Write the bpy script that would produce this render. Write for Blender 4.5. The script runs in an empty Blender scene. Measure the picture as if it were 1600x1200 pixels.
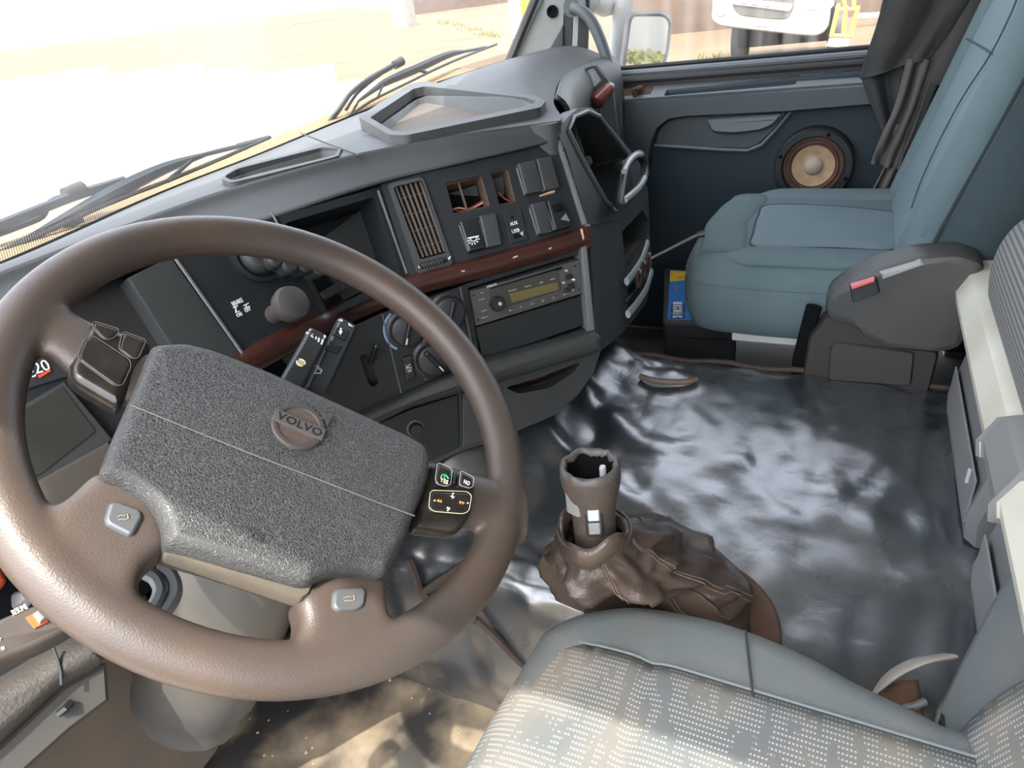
import bpy, bmesh, math, random
from mathutils import Vector as V, Matrix, noise
random.seed(4)
C = bpy.context.scene.collection
sc = bpy.context.scene
# ------------------------------------------------------------------ camera
# metres; x to the passenger side, y to the front of the cab, z up. The camera is the origin, cab floor z=-1.05
FPX = 1050.0
_vx = V((580, -680, FPX)).normalized()
_vy = V((-2250, -298, FPX)); _vy = (_vy - _vx * _vx.dot(_vy)).normalized()
_vz = _vx.cross(_vy)
if _vz.y > 0: _vz = -_vz
M3 = Matrix((_vx, _vy, _vz))          # picture axes -> cab axes
cam = bpy.data.cameras.new('camera'); camo = bpy.data.objects.new('camera', cam); C.objects.link(camo)
cam.sensor_width = 36.0; cam.lens = 36.0 * FPX / 1600.0; cam.clip_start = 0.01; cam.clip_end = 2000
camo.matrix_world = Matrix((M3.col[0], -M3.col[1], -M3.col[2])).transposed().to_4x4()
sc.camera = camo
# ------------------------------------------------------------------ light
sc.view_settings.view_transform = 'Standard'; sc.view_settings.look = 'None'
sc.view_settings.gamma = 1; sc.view_settings.use_curve_mapping = False
sc.view_settings.exposure = 0.75
w = bpy.data.worlds.new('sky'); sc.world = w; w.use_nodes = True
nt = w.node_tree; nt.nodes.clear()
sky = nt.nodes.new('ShaderNodeTexSky'); sky.sky_type = 'NISHITA'; sky.sun_disc = False
sky.sun_elevation = math.radians(64); sky.sun_rotation = math.radians(-95); sky.dust_density = 3.0; sky.air_density = 1.0; sky.ozone_density = .4
bg = nt.nodes.new('ShaderNodeBackground'); bg.inputs[1].default_value = 0.72
wo = nt.nodes.new('ShaderNodeOutputWorld'); hs = nt.nodes.new('ShaderNodeHueSaturation'); hs.inputs['Saturation'].default_value = .4; nt.links.new(sky.outputs[0], hs.inputs['Color']); nt.links.new(hs.outputs[0], bg.inputs[0]); nt.links.new(bg.outputs[0], wo.inputs[0])
sun = bpy.data.lights.new('sun', 'SUN'); sun.energy = 5.2; sun.angle = math.radians(0.6); sun.color = (1.0, .95, .86)
suno = bpy.data.objects.new('sun', sun); C.objects.link(suno)
suno.rotation_euler = V((.47, .12, -1)).to_track_quat('-Z', 'Y').to_euler()
sc.cycles.use_denoising = True
sc.cycles.max_bounces = 10; sc.cycles.diffuse_bounces = 6; sc.cycles.transparent_max_bounces = 16
sc.cycles.sample_clamp_indirect = 6

# ------------------------------------------------------------------ materials
def mat(name, col, rough=.6, col2=None, nscale=20, namt=.5, bump=0, bscale=200, metal=0, spec=.5, coat=0, detail=4, thr=None):
    m = bpy.data.materials.new(name); m.use_nodes = True
    t = m.node_tree; b = t.nodes['Principled BSDF']
    b.inputs['Base Color'].default_value = (*col, 1); b.inputs['Roughness'].default_value = rough
    b.inputs['Metallic'].default_value = metal; b.inputs['Specular IOR Level'].default_value = spec
    b.inputs['Coat Weight'].default_value = coat; b.inputs['Coat Roughness'].default_value = .15
    tc = t.nodes.new('ShaderNodeTexCoord')
    if col2:
        n = t.nodes.new('ShaderNodeTexNoise'); n.inputs['Scale'].default_value = nscale; n.inputs['Detail'].default_value = detail
        r = t.nodes.new('ShaderNodeMapRange'); lo, hi = thr or (.5 - namt * .5, .5 + namt * .5)
        r.inputs[1].default_value = lo; r.inputs[2].default_value = hi
        x = t.nodes.new('ShaderNodeMix'); x.data_type = 'RGBA'
        x.inputs[6].default_value = (*col, 1); x.inputs[7].default_value = (*col2, 1)
        t.links.new(tc.outputs['Object'], n.inputs['Vector']); t.links.new(n.outputs[0], r.inputs[0])
        t.links.new(r.outputs[0], x.inputs[0]); t.links.new(x.outputs[2], b.inputs['Base Color'])
    if bump:
        n2 = t.nodes.new('ShaderNodeTexNoise'); n2.inputs['Scale'].default_value = bscale; n2.inputs['Detail'].default_value = 3
        bp = t.nodes.new('ShaderNodeBump'); bp.inputs['Strength'].default_value = bump; bp.inputs['Distance'].default_value = .002
        t.links.new(tc.outputs['Object'], n2.inputs['Vector']); t.links.new(n2.outputs[0], bp.inputs['Height'])
        t.links.new(bp.outputs[0], b.inputs['Normal'])
    return m
DASH = mat('dash_charcoal', (.031, .035, .036), .5, (.04, .043, .043), 9, .5, bump=.25, bscale=900)
DASHL = mat('dash_light', (.11, .12, .125), .48, (.13, .14, .14), 7, .5, bump=.25, bscale=900)
DASHD = mat('dash_dark', (.014, .017, .0195), .5, (.019, .0215, .0235), 12, .5, spec=.35)
BLK = mat('black_plastic', (.014, .017, .019), .35)
GLOSS = mat('piano_black', (.015, .014, .013), .22, (.03, .026, .022), 60, .4)
VOID = mat('void', (.005, .006, .007), .9, spec=.1)
WOOD = mat('wood_trim', (.055, .017, .011), .28, (.026, .009, .007), 30, .6, coat=.4)
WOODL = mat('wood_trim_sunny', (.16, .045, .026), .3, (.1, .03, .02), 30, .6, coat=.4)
RIM = mat('wheel_leather', (.053, .043, .038), .42, (.078, .055, .041), 9, .35, bump=.18, bscale=700, detail=6)
PAD = None
SEAMB = mat('outline_worn', (.11, .09, .07), .7)
DUSTY = mat('dusty_brown', (.17, .12, .075), .8, (.085, .065, .05), 25, .5, bump=.2)
WHITE = mat('white_print', (.75, .76, .74), .6)
YELP = mat('cream_print', (.8, .72, .45), .6)
RED = mat('red_print', (.6, .06, .03), .5)
GREEN = mat('green_print', (.03, .35, .18), .5)
BLUEP = mat('blue_print', (.22, .36, .55), .5)
CHIP = mat('bare_chip', (.62, .4, .27), .7)
SEAM = mat('seam_worn', (.17, .14, .115), .7)
SEAMD = mat('seam_dark', (.02, .03, .034), .8)
LGREY = mat('pale_grey_plastic', (.4, .42, .43), .45)
STEEL = mat('steel', (.45, .45, .46), .35, metal=.8)
RUST = mat('rust', (.035, .018, .012), .9, (.075, .04, .025), 40, .5, bump=.4, bscale=120)
TEAL = mat('seat_teal', (.088, .132, .145), .9, (.102, .148, .16), 14, .5, bump=.35, bscale=1300)
TEALL = mat('seat_teal_light', (.115, .168, .183), .9, (.13, .184, .198), 14, .5, bump=.35, bscale=1300)
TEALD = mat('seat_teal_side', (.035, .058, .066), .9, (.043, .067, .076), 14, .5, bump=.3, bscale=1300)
DRV = mat('driver_seat_teal', (.115, .142, .152), .9, (.16, .162, .145), 9, .45, bump=.5, bscale=1500)
DOORB = mat('door_blue', (.011, .024, .034), .7, (.015, .029, .04), 6, .5)
DOORG = mat('door_grey', (.045, .058, .065), .5, (.056, .07, .076), 6, .5, bump=.2, bscale=700)
CURT = mat('curtain_cloth', (.024, .026, .027), .85, (.042, .039, .036), 16, .5, bump=.3, bscale=600)
CREAM = mat('cream_plastic', (.62, .61, .52), .4, (.5, .47, .38), 8, .35)
GREYP = mat('grey_locker', (.16, .165, .17), .55, (.2, .2, .19), 10, .5, bump=.2, bscale=500)
PILLAR = mat('pillar_grey', (.24, .26, .26), .6, (.28, .29, .28), 8, .5)
RUBBER = mat('rubber', (.018, .019, .02), .6)
BOOTM = mat('boot_leather', (.042, .033, .028), .36, (.075, .05, .036), 13, .4, bump=.4, bscale=260, detail=7)
KNOBM = mat('knob_leather', (.05, .042, .037), .5, (.085, .06, .045), 30, .5, bump=.4, bscale=400)
ROOF = mat('headliner', (.25, .25, .24), .9)
WALLM = mat('cab_lining', (.2, .2, .2), .9)
COWL = mat('cowl_dusty', (.27, .195, .1), .8, (.18, .115, .055), 6, .5)
WHITEP = mat('truck_white', (.42, .42, .41), .35)
YEL = mat('yellow_paint', (.42, .27, .02), .5, (.46, .34, .07), 8, .5)
ORANGE = mat('orange_lens', (.6, .1, .03), .4)
WIPER = mat('wiper_grey', (.035, .046, .058), .5)

def nodes(m):
    t = m.node_tree; return t, t.nodes['Principled BSDF'], t.nodes, t.links
def math_n(t, op, a, b=None):
    n = t.nodes.new('ShaderNodeMath'); n.operation = op
    for i, v in enumerate((a, b)):
        if v is None: continue
        if isinstance(v, (int, float)): n.inputs[i].default_value = v
        else: t.links.new(v, n.inputs[i])
    return n.outputs[0]

# grained airbag pad: pale cracks between dark leather cells
PAD = mat('pad_grain', (.05, .053, .054), .45)
t, b, N, L = nodes(PAD)
tc = N.new('ShaderNodeTexCoord'); vo = N.new('ShaderNodeTexVoronoi'); vo.feature = 'DISTANCE_TO_EDGE'; vo.inputs['Scale'].default_value = 480
nz = N.new('ShaderNodeTexNoise'); nz.inputs['Scale'].default_value = 160; ad = N.new('ShaderNodeVectorMath'); ad.operation = 'MULTIPLY_ADD'
ad.inputs[1].default_value = (.006, .006, .006)
L.new(tc.outputs['Object'], nz.inputs['Vector']); L.new(nz.outputs['Color'], ad.inputs[0]); L.new(tc.outputs['Object'], ad.inputs[2]); L.new(ad.outputs[0], vo.inputs['Vector'])
rm = N.new('ShaderNodeMapRange'); rm.inputs[1].default_value = 0; rm.inputs[2].default_value = .12; L.new(vo.outputs['Distance'], rm.inputs[0])
mx = N.new('ShaderNodeMix'); mx.data_type = 'RGBA'; mx.inputs[6].default_value = (.1, .096, .09, 1); mx.inputs[7].default_value = (.034, .036, .037, 1)
L.new(rm.outputs[0], mx.inputs[0]); L.new(mx.outputs[2], b.inputs['Base Color'])
bp = N.new('ShaderNodeBump'); bp.inputs['Strength'].default_value = .5; bp.inputs['Distance'].default_value = .001; L.new(rm.outputs[0], bp.inputs['Height']); L.new(bp.outputs[0], b.inputs['Normal'])

# glossy black vinyl mat, dusty
VINYL = mat('vinyl_mat', (.02, .025, .03), .24, spec=1.0, coat=1.0)
VINYL.node_tree.nodes['Principled BSDF'].inputs['Coat IOR'].default_value = 2.0; VINYL.node_tree.nodes['Principled BSDF'].inputs['Coat Roughness'].default_value = .29
t, b, N, L = nodes(VINYL)
tc = N.new('ShaderNodeTexCoord'); nz = N.new('ShaderNodeTexNoise'); nz.inputs['Scale'].default_value = 7; nz.inputs['Detail'].default_value = 8; nz.inputs['Roughness'].default_value = .62
L.new(tc.outputs['Object'], nz.inputs['Vector'])
r1 = N.new('ShaderNodeMapRange'); r1.inputs[1].default_value = .42; r1.inputs[2].default_value = .75; r1.inputs[3].default_value = .2; r1.inputs[4].default_value = .42
L.new(nz.outputs[0], r1.inputs[0]); L.new(r1.outputs[0], b.inputs['Roughness'])
mx = N.new('ShaderNodeMix'); mx.data_type = 'RGBA'; mx.inputs[6].default_value = (.02, .026, .032, 1); mx.inputs[7].default_value = (.05, .052, .052, 1)
r2 = N.new('ShaderNodeMapRange'); r2.inputs[1].default_value = .4; r2.inputs[2].default_value = .72
L.new(nz.outputs[0], r2.inputs[0]); L.new(r2.outputs[0], mx.inputs[0]); L.new(mx.outputs[2], b.inputs['Base Color'])
n2 = N.new('ShaderNodeTexNoise'); n2.inputs['Scale'].default_value = 18; n2.inputs['Detail'].default_value = 4; n2.inputs['Distortion'].default_value = .4
L.new(tc.outputs['Object'], n2.inputs['Vector'])
bp = N.new('ShaderNodeBump'); bp.inputs['Strength'].default_value = .35; bp.inputs['Distance'].default_value = .006; L.new(n2.outputs[0], bp.inputs['Height']); L.new(bp.outputs[0], b.inputs['Normal'])

# dusty footwell mat
FOOT = mat('footwell_mat', (.03, .028, .026), .55, (.3, .235, .16), 7, .3, bump=.6, bscale=35, detail=8, thr=(.44, .66))
CARPET = mat('carpet_brown', (.02, .018, .016), .95, (.032, .026, .02), 18, .5, bump=.5, bscale=900)

# seat insert with rows of pale stitches
INS = mat('seat_insert', (.16, .165, .155), .9)
t, b, N, L = nodes(INS)
tc = N.new('ShaderNodeTexCoord'); sp = N.new('ShaderNodeSeparateXYZ'); L.new(tc.outputs['UV'], sp.inputs[0])
def stripe(out, k, duty):
    f = math_n(t, 'FRACT', math_n(t, 'MULTIPLY', out, k)); return math_n(t, 'LESS_THAN', f, duty)
dots = math_n(t, 'MULTIPLY', stripe(sp.outputs[0], 300, .55), stripe(sp.outputs[1], 175, .34))
fl = N.new('ShaderNodeTexNoise'); fl.inputs['Scale'].default_value = 1
mp = N.new('ShaderNodeMapping'); mp.inputs['Scale'].default_value = (75, 22, 1); L.new(tc.outputs['UV'], mp.inputs[0]); L.new(mp.outputs[0], fl.inputs['Vector'])
sn = math_n(t, 'MULTIPLY', dots, math_n(t, 'GREATER_THAN', fl.outputs[0], .45))
dn = N.new('ShaderNodeTexNoise'); dn.inputs['Scale'].default_value = 9; L.new(tc.outputs['Object'], dn.inputs['Vector'])
m0 = N.new('ShaderNodeMix'); m0.data_type = 'RGBA'; m0.inputs[6].default_value = (.105, .115, .115, 1); m0.inputs[7].default_value = (.18, .16, .13, 1)
rr = N.new('ShaderNodeMapRange'); rr.inputs[1].default_value = .4; rr.inputs[2].default_value = .68; L.new(dn.outputs[0], rr.inputs[0]); L.new(rr.outputs[0], m0.inputs[0])
mx = N.new('ShaderNodeMix'); mx.data_type = 'RGBA'; mx.inputs[7].default_value = (.31, .315, .295, 1); L.new(sn, mx.inputs[0]); L.new(m0.outputs[2], mx.inputs[6]); L.new(mx.outputs[2], b.inputs['Base Color'])

# ribbed mattress cloth
RIB = mat('ribbed_cloth', (.2, .2, .19), .9)
t, b, N, L = nodes(RIB)
tc = N.new('ShaderNodeTexCoord'); sp = N.new('ShaderNodeSeparateXYZ'); L.new(tc.outputs['UV'], sp.inputs[0])
s = stripe(sp.outputs[0], 125, .45)
mx = N.new('ShaderNodeMix'); mx.data_type = 'RGBA'; mx.inputs[6].default_value = (.2, .2, .185, 1); mx.inputs[7].default_value = (.095, .1, .1, 1); L.new(s, mx.inputs[0]); L.new(mx.outputs[2], b.inputs['Base Color'])

def glass(name, dust, col, streak=None):
    m = bpy.data.materials.new(name); m.use_nodes = True; t = m.node_tree; t.nodes.clear(); N = t.nodes; L = t.links
    o = N.new('ShaderNodeOutputMaterial'); tr = N.new('ShaderNodeBsdfTransparent'); gl = N.new('ShaderNodeBsdfGlossy'); gl.inputs['Roughness'].default_value = .02
    a = N.new('ShaderNodeMixShader'); a.inputs[0].default_value = .045; L.new(tr.outputs[0], a.inputs[1]); L.new(gl.outputs[0], a.inputs[2])
    tl = N.new('ShaderNodeBsdfTranslucent'); tl.inputs[0].default_value = (*col, 1); df = N.new('ShaderNodeBsdfDiffuse'); df.inputs[0].default_value = (*col, 1)
    d = N.new('ShaderNodeMixShader'); d.inputs[0].default_value = .35; L.new(tl.outputs[0], d.inputs[1]); L.new(df.outputs[0], d.inputs[2])
    e = N.new('ShaderNodeMixShader'); e.inputs[0].default_value = dust; L.new(a.outputs[0], e.inputs[1]); L.new(d.outputs[0], e.inputs[2])
    tc = N.new('ShaderNodeTexCoord'); mp = N.new('ShaderNodeMapping'); mp.inputs['Scale'].default_value = streak or (3, 3, 3)
    nz = N.new('ShaderNodeTexNoise'); nz.inputs['Scale'].default_value = 1; nz.inputs['Detail'].default_value = 5
    rm = N.new('ShaderNodeMapRange'); rm.inputs[1].default_value = .42; rm.inputs[2].default_value = .74; rm.inputs[3].default_value = dust * .4; rm.inputs[4].default_value = dust * (4 if streak else 2)
    L.new(tc.outputs['Object'], mp.inputs[0]); L.new(mp.outputs[0], nz.inputs['Vector']); L.new(nz.outputs[0], rm.inputs[0]); L.new(rm.outputs[0], e.inputs[0])
    L.new(e.outputs[0], o.inputs[0]); return m
WSG = glass('windscreen_glass', .045, (.9, .92, .95))
SIDEG = glass('side_glass', .06, (.95, .9, .82), (26, 26, .9))
MIRG = mat('mirror_glass', (.85, .87, .88), .02, metal=1)
FRIT = bpy.data.materials.new('frit_dots'); FRIT.use_nodes = True
t = FRIT.node_tree; b = t.nodes['Principled BSDF']; b.inputs['Base Color'].default_value = (.06, .045, .03, 1); b.inputs['Roughness'].default_value = .6
tc = t.nodes.new('ShaderNodeTexCoord'); sp = t.nodes.new('ShaderNodeSeparateXYZ'); t.links.new(tc.outputs['UV'], sp.inputs[0])
def stripe2(out, k, duty): return math_n(t, 'LESS_THAN', math_n(t, 'FRACT', math_n(t, 'MULTIPLY', out, k)), duty)
t.links.new(math_n(t, 'MULTIPLY', stripe2(sp.outputs[0], 300, .55), stripe2(sp.outputs[1], 300, .55)), b.inputs['Alpha'])
YARD = mat('pale_yard', (.6, .55, .46), .95, (.5, .43, .33), .4, .5, detail=6)
GROUND = mat('tan_earth', (.125, .088, .045), .95, (.085, .058, .03), .35, .5, detail=6)
GRASSM = mat('grass_blade', (.1, .13, .025), .8, (.16, .15, .04), 3, .5)
GRILLE = mat('truck_grille', (.07, .067, .062), .6)
BRICK = mat('wall_red', (.1, .068, .048), .9, (.07, .045, .035), 2, .5)
CONC = mat('concrete', (.3, .27, .22), .9, (.22, .2, .17), 2, .5)

# ------------------------------------------------------------------ geometry helpers
def ray(px, py): return M3 @ V((px - 800, py - 600, FPX))
def onx(px, py, x): r = ray(px, py); return r * (x / r.x)
def ony(px, py, y): r = ray(px, py); return r * (y / r.y)
def onz(px, py, z): r = ray(px, py); return r * (z / r.z)
class PL:
    """a flat working plane of the cab: origin, normal (towards the viewer's side), x axis"""
    def __init__(s, o, n, x=(1, 0, 0)):
        s.o = V(o); s.n = V(n).normalized(); x = V(x); s.x = (x - s.n * s.n.dot(x)).normalized(); s.y = s.n.cross(s.x)
    def hit(s, px, py, h=0):
        r = ray(px, py); return r * ((s.o + s.n * h).dot(s.n) / r.dot(s.n))
    def uv(s, px, py, h=0):
        p = s.hit(px, py, h) - s.o; return (p.dot(s.x), p.dot(s.y))
    def uvs(s, pts, h=0): return [s.uv(a, b_, h) for a, b_ in pts]
    def at(s, u, v, h=0): return s.o + s.x * u + s.y * v + s.n * h
    def off(s, h): return PL(s.o + s.n * h, s.n, s.x)
def area2(p): return sum(p[i - 1][0] * p[i][1] - p[i][0] * p[i - 1][1] for i in range(len(p)))
def rc(p, r, n=4):
    """round the corners of a polygon"""
    out = []; k = len(p)
    for i in range(k):
        a, c, d = V(p[i - 1]), V(p[i]), V(p[(i + 1) % k])
        ri = r[i] if isinstance(r, (list, tuple)) else r
        e1 = a - c; e2 = d - c; q = min(ri, e1.length * .48, e2.length * .48)
        if q < 1e-5: out.append(tuple(c)); continue
        s_, f = c + e1.normalized() * q, c + e2.normalized() * q
        for j in range(n + 1):
            t_ = j / n; out.append(tuple(s_ * (1 - t_) ** 2 + c * 2 * t_ * (1 - t_) + f * t_ * t_))
    return out
def cr(p, n=6, closed=True):
    """Catmull-Rom through the points (2D or 3D)"""
    out = []; k = len(p); P_ = [V(q) for q in p]
    for i in range(k if closed else k - 1):
        a = P_[i - 1] if (closed or i > 0) else P_[0] * 2 - P_[1]
        b_ = P_[i]; c = P_[(i + 1) % k]
        d = P_[(i + 2) % k] if (closed or i + 2 < k) else c * 2 - b_
        for j in range(n):
            u = j / n
            out.append(.5 * ((2 * b_) + (c - a) * u + (2 * a - 5 * b_ + 4 * c - d) * u * u + (3 * b_ - a - 3 * c + d) * u ** 3))
    if not closed: out.append(P_[-1])
    return out
def ell(u, v, ru, rv=None, n=24, rot=0):
    rv = rv or ru; c, s_ = math.cos(rot), math.sin(rot); o = []
    for i in range(n):
        a = 2 * math.pi * i / n; x, y = ru * math.cos(a), rv * math.sin(a); o.append((u + x * c - y * s_, v + x * s_ + y * c))
    return o
def inset(p, d):
    """offset a closed outline inwards; edges that would turn inside out are merged"""
    k = len(p); P_ = [V(q[:2]) for q in p]; o = []; nr = []
    for i in range(k):
        e = P_[(i + 1) % k] - P_[i]
        if e.length < 1e-9: e = P_[(i + 2) % k] - P_[i - 1]
        e.normalize(); nr.append(V((-e.y, e.x)))
    for i in range(k):
        n1, n2 = nr[i - 1], nr[i]; o.append(P_[i] + (n1 + n2) * (d / max(1 + n1.dot(n2), .3)))
    for _ in range(3):
        bad = [(o[(i + 1) % k] - o[i]).dot(P_[(i + 1) % k] - P_[i]) <= 0 for i in range(k)]
        if not any(bad) or all(bad): break
        s0 = next(i for i in range(k) if not bad[i]); i = s0 + 1
        while i < s0 + k:
            if bad[i % k]:
                j = i
                while bad[(j + 1) % k] and j + 1 < s0 + k: j += 1
                a_, c_ = (i - 1) % k, (j + 1) % k
                A_, da = P_[a_] + nr[a_] * d, V((nr[a_].y, -nr[a_].x)); B_, db = P_[c_] + nr[c_] * d, V((nr[c_].y, -nr[c_].x))
                cr_ = da.x * db.y - da.y * db.x; m = sum((o[q % k] for q in range(i, j + 2)), V((0, 0))) / (j + 2 - i)
                if abs(cr_) > .05:
                    w_ = B_ - A_; X_ = A_ + da * ((w_.x * db.y - w_.y * db.x) / cr_)
                    if (X_ - m).length < abs(d) * 2.5 + .002: m = X_
                for q in range(i, j + 2): o[q % k] = m.copy()
                i = j + 1
            i += 1
    return [tuple(q) for q in o]
class B:
    def __init__(s): s.bm = bmesh.new(); s.mi = 0; s.uvl = None
    def face(s, vs):
        try: f = s.bm.faces.new(vs); f.material_index = s.mi; return f
        except ValueError: return None
    def cap(s, vs, flip=False):
        vs = list(vs)[::-1] if flip else list(vs)
        f = s.face(vs)
        if f and len(vs) > 4: f.normal_update(); bmesh.ops.triangulate(s.bm, faces=[f], ngon_method='EAR_CLIP')
    def skin(s, rings, closed=True, c0=False, c1=False):
        for a, b_ in zip(rings, rings[1:]):
            k = len(a)
            for i in range(k if closed else k - 1):
                j = (i + 1) % k; s.face([a[i], a[j], b_[j], b_[i]])
        if c0: s.cap(rings[0], True)
        if c1: s.cap(rings[-1])
    def loop(s, pts): return [s.bm.verts.new(p) for p in pts]
    def puff(s, uv, prof, pl, bottom=True):
        """stack of inset outlines: prof = [(inset, height) ...] from the back to the front"""
        uv = [tuple(q)[:2] for q in uv]
        if area2(uv) < 0: uv = uv[::-1]
        R = [s.loop([pl.at(u, v, h) for u, v in (inset(uv, d) if d else uv)]) for d, h in prof]
        s.skin(R, True, bottom, True); return s
    def slab(s, uv, pl, h0, h1, bev=.002):
        return s.puff(uv, [(0, h0), (0, h1 - bev), (bev * .3, h1 - bev * .3), (bev, h1)], pl)
    def dome(s, uv, pl, h0, h1, w, n=5):
        pr = [(0, h0)]
        for i in range(n + 1):
            a = math.pi / 2 * i / n; pr.append((w * (1 - math.cos(a)), h0 + (h1 - h0) * (.35 + .65 * math.sin(a))))
        return s.puff(uv, pr, pl)
    def holed(s, outer, holes, pl, th, depth, h=0, floor=True):
        outer = [tuple(q)[:2] for q in outer]
        if area2(outer) < 0: outer = outer[::-1]
        holes = [[tuple(q)[:2] for q in (x if area2(x) < 0 else x[::-1])] for x in holes]
        o = s.loop([pl.at(u, v, h) for u, v in outer]); E = []
        hs = [s.loop([pl.at(u, v, h) for u, v in x]) for x in holes]
        for lp in [o] + hs:
            for i in range(len(lp)): E.append(s.bm.edges.new((lp[i - 1], lp[i])))
        r = bmesh.ops.triangle_fill(s.bm, edges=E, use_beauty=True, normal=pl.n)
        for f in r['geom']:
            if isinstance(f, bmesh.types.BMFace):
                f.material_index = s.mi
                f.normal_update()
                if f.normal.dot(pl.n) < 0: f.normal_flip()
        o2 = s.loop([pl.at(u, v, h - th) for u, v in outer]); s.skin([o2, o])
        for x, lp in zip(holes, hs):
            d = s.loop([pl.at(u, v, h - depth) for u, v in x]); s.skin([d, lp])
            if floor: s.cap(d, False)
        return s
    def tube(s, pts, r, n=10, closed=False, flat=1.0, hint=None, caps=True):
        P_ = [V(p) for p in pts]; k = len(P_); rr = r if isinstance(r, (list, tuple)) else [r] * k
        R = []; prev = None
        for i in range(k):
            a = P_[i - 1] if (closed or i > 0) else P_[i]; c = P_[(i + 1) % k] if (closed or i + 1 < k) else P_[i]
            t_ = (c - a).normalized()
            if hint is not None: u = V(hint)
            else: u = prev if prev is not None else (V((0, 0, 1)) if abs(t_.z) < .9 else V((1, 0, 0)))
            u = (u - t_ * u.dot(t_)).normalized(); prev = u; v_ = t_.cross(u)
            R.append(s.loop([P_[i] + v_ * (rr[i] * math.cos(2 * math.pi * j / n)) + u * (rr[i] * flat * math.sin(2 * math.pi * j / n)) for j in range(n)]))
        if closed: R.append(R[0])
        s.skin(R, True, caps and not closed, caps and not closed); return s
    def lathe(s, prof, pl, u, v, n=24, c1=True):
        R = [s.loop([pl.at(u + r * math.cos(2 * math.pi * j / n), v + r * math.sin(2 * math.pi * j / n), h) for j in range(n)]) for r, h in prof]
        s.skin(R, True, True, c1); return s
    def box(s, c, hx, hy, hz, bev=.004, x=(1, 0, 0), n=(0, 0, 1)):
        pl = PL(c, n, x); s.puff(rc([(-hx, -hy), (hx, -hy), (hx, hy), (-hx, hy)], bev, 2), [(bev, -hz), (0, -hz + bev), (0, hz - bev), (bev, hz)], pl); return s
    def grid(s, rows, uvs=None, close=False):
        G = [s.loop(r) for r in rows]
        if uvs and s.uvl is None: s.uvl = s.bm.loops.layers.uv.new('UVMap')
        for i in range(len(G) - 1):
            for j in range(len(G[0]) - 1):
                f = s.face([G[i][j], G[i][j + 1], G[i + 1][j + 1], G[i + 1][j]])
                if f and uvs:
                    for l, (a, b_) in zip(f.loops, ((i, j), (i, j + 1), (i + 1, j + 1), (i + 1, j))): l[s.uvl].uv = uvs[a][b_]
        return s
    def text(s, body, pl, p0, p1, h=.0008, size=None, fit=True, d=.0006):
        """lettering from pixel p0 towards p1 (reading direction) on plane pl"""
        a, b_ = V(pl.uv(*p0, h)), V(pl.uv(*p1, h)); dx = (b_ - a); ln = dx.length; dx.normalize()
        cu = bpy.data.curves.new('t', 'FONT'); cu.body = body; cu.extrude = d; cu.resolution_u = 2
        ob = bpy.data.objects.new('t', cu); C.objects.link(ob)
        dg = bpy.context.evaluated_depsgraph_get(); me = bpy.data.meshes.new_from_object(ob.evaluated_get(dg))
        xs = [v.co.x for v in me.vertices]; ys = [v.co.y for v in me.vertices]
        kx = ln / max(max(xs) - min(xs), 1e-6); ky = (size / max(max(ys) - min(ys), 1e-6)) if size else kx
        X0, Y0 = min(xs), (min(ys) + max(ys)) / 2
        vs = []
        for v in me.vertices:
            x, y = (v.co.x - X0) * kx, (v.co.y - Y0) * ky
            q = a + dx * x + V((-dx.y, dx.x)) * y; vs.append(s.bm.verts.new(pl.at(q.x, q.y, h + v.co.z)))
        for p in me.polygons: s.face([vs[i] for i in p.vertices])
        bpy.data.objects.remove(ob); bpy.data.curves.remove(cu); bpy.data.meshes.remove(me); return s
    def ico(s, c, r, sub=2, sc_=(1, 1, 1)):
        bmesh.ops.create_icosphere(s.bm, subdivisions=sub, radius=r, matrix=Matrix.Translation(c) @ Matrix.Diagonal((*sc_, 1))); return s
    def done(s, name, m, parent=None, label=None, cat=None, group=None, kind=None, sharp=38, subsurf=0, solid=0, flip=None, weld=False):
        bm = s.bm
        if weld: bmesh.ops.remove_doubles(bm, verts=bm.verts, dist=1e-5)
        if flip is None: bmesh.ops.recalc_face_normals(bm, faces=bm.faces)
        off = V((0, 0, 0))
        if parent is not None: off = ORG[parent.name]
        elif bm.verts:
            xs = [v.co for v in bm.verts]; off = V(((min(p.x for p in xs) + max(p.x for p in xs)) / 2, (min(p.y for p in xs) + max(p.y for p in xs)) / 2, min(p.z for p in xs)))
        for v in bm.verts: v.co -= off
        me = bpy.data.meshes.new(name); bm.to_mesh(me); bm.free()
        me.polygons.foreach_set('use_smooth', [True] * len(me.polygons))
        if sharp: me.set_sharp_from_angle(angle=math.radians(sharp))
        for q in (m if isinstance(m, (list, tuple)) else [m]): me.materials.append(q)
        o = bpy.data.objects.new(name, me); C.objects.link(o); ORG[o.name] = off
        if parent is not None: o.parent = parent
        else: o.location = off
        if solid:
            md = o.modifiers.new('solid', 'SOLIDIFY'); md.thickness = solid; md.offset = -1
        if sharp and not subsurf: o.modifiers.new('wn', 'WEIGHTED_NORMAL').keep_sharp = True
        if subsurf:
            md = o.modifiers.new('sub', 'SUBSURF'); md.levels = subsurf; md.render_levels = subsurf
        tag(o, label, cat, group, kind); return o
ORG = {}
def tag(o, label=None, cat=None, group=None, kind=None):
    if label: o['label'] = label
    if cat: o['category'] = cat
    if group: o['group'] = group
    if kind: o['kind'] = kind
def thing(name, label, cat, loc, group=None, kind=None):
    o = bpy.data.objects.new(name, None); C.objects.link(o); o.location = loc; o.empty_display_size = .05; ORG[o.name] = V(loc)
    tag(o, label, cat, group, kind); return o
def struct(name, loc=(0, 0, 0), label=None): return thing(name, label, None, loc, kind='structure')
def apply_mods(o):
    dg = bpy.context.evaluated_depsgraph_get(); me = bpy.data.meshes.new_from_object(o.evaluated_get(dg))
    old = o.data; o.modifiers.clear(); o.data = me; bpy.data.meshes.remove(old)
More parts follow.
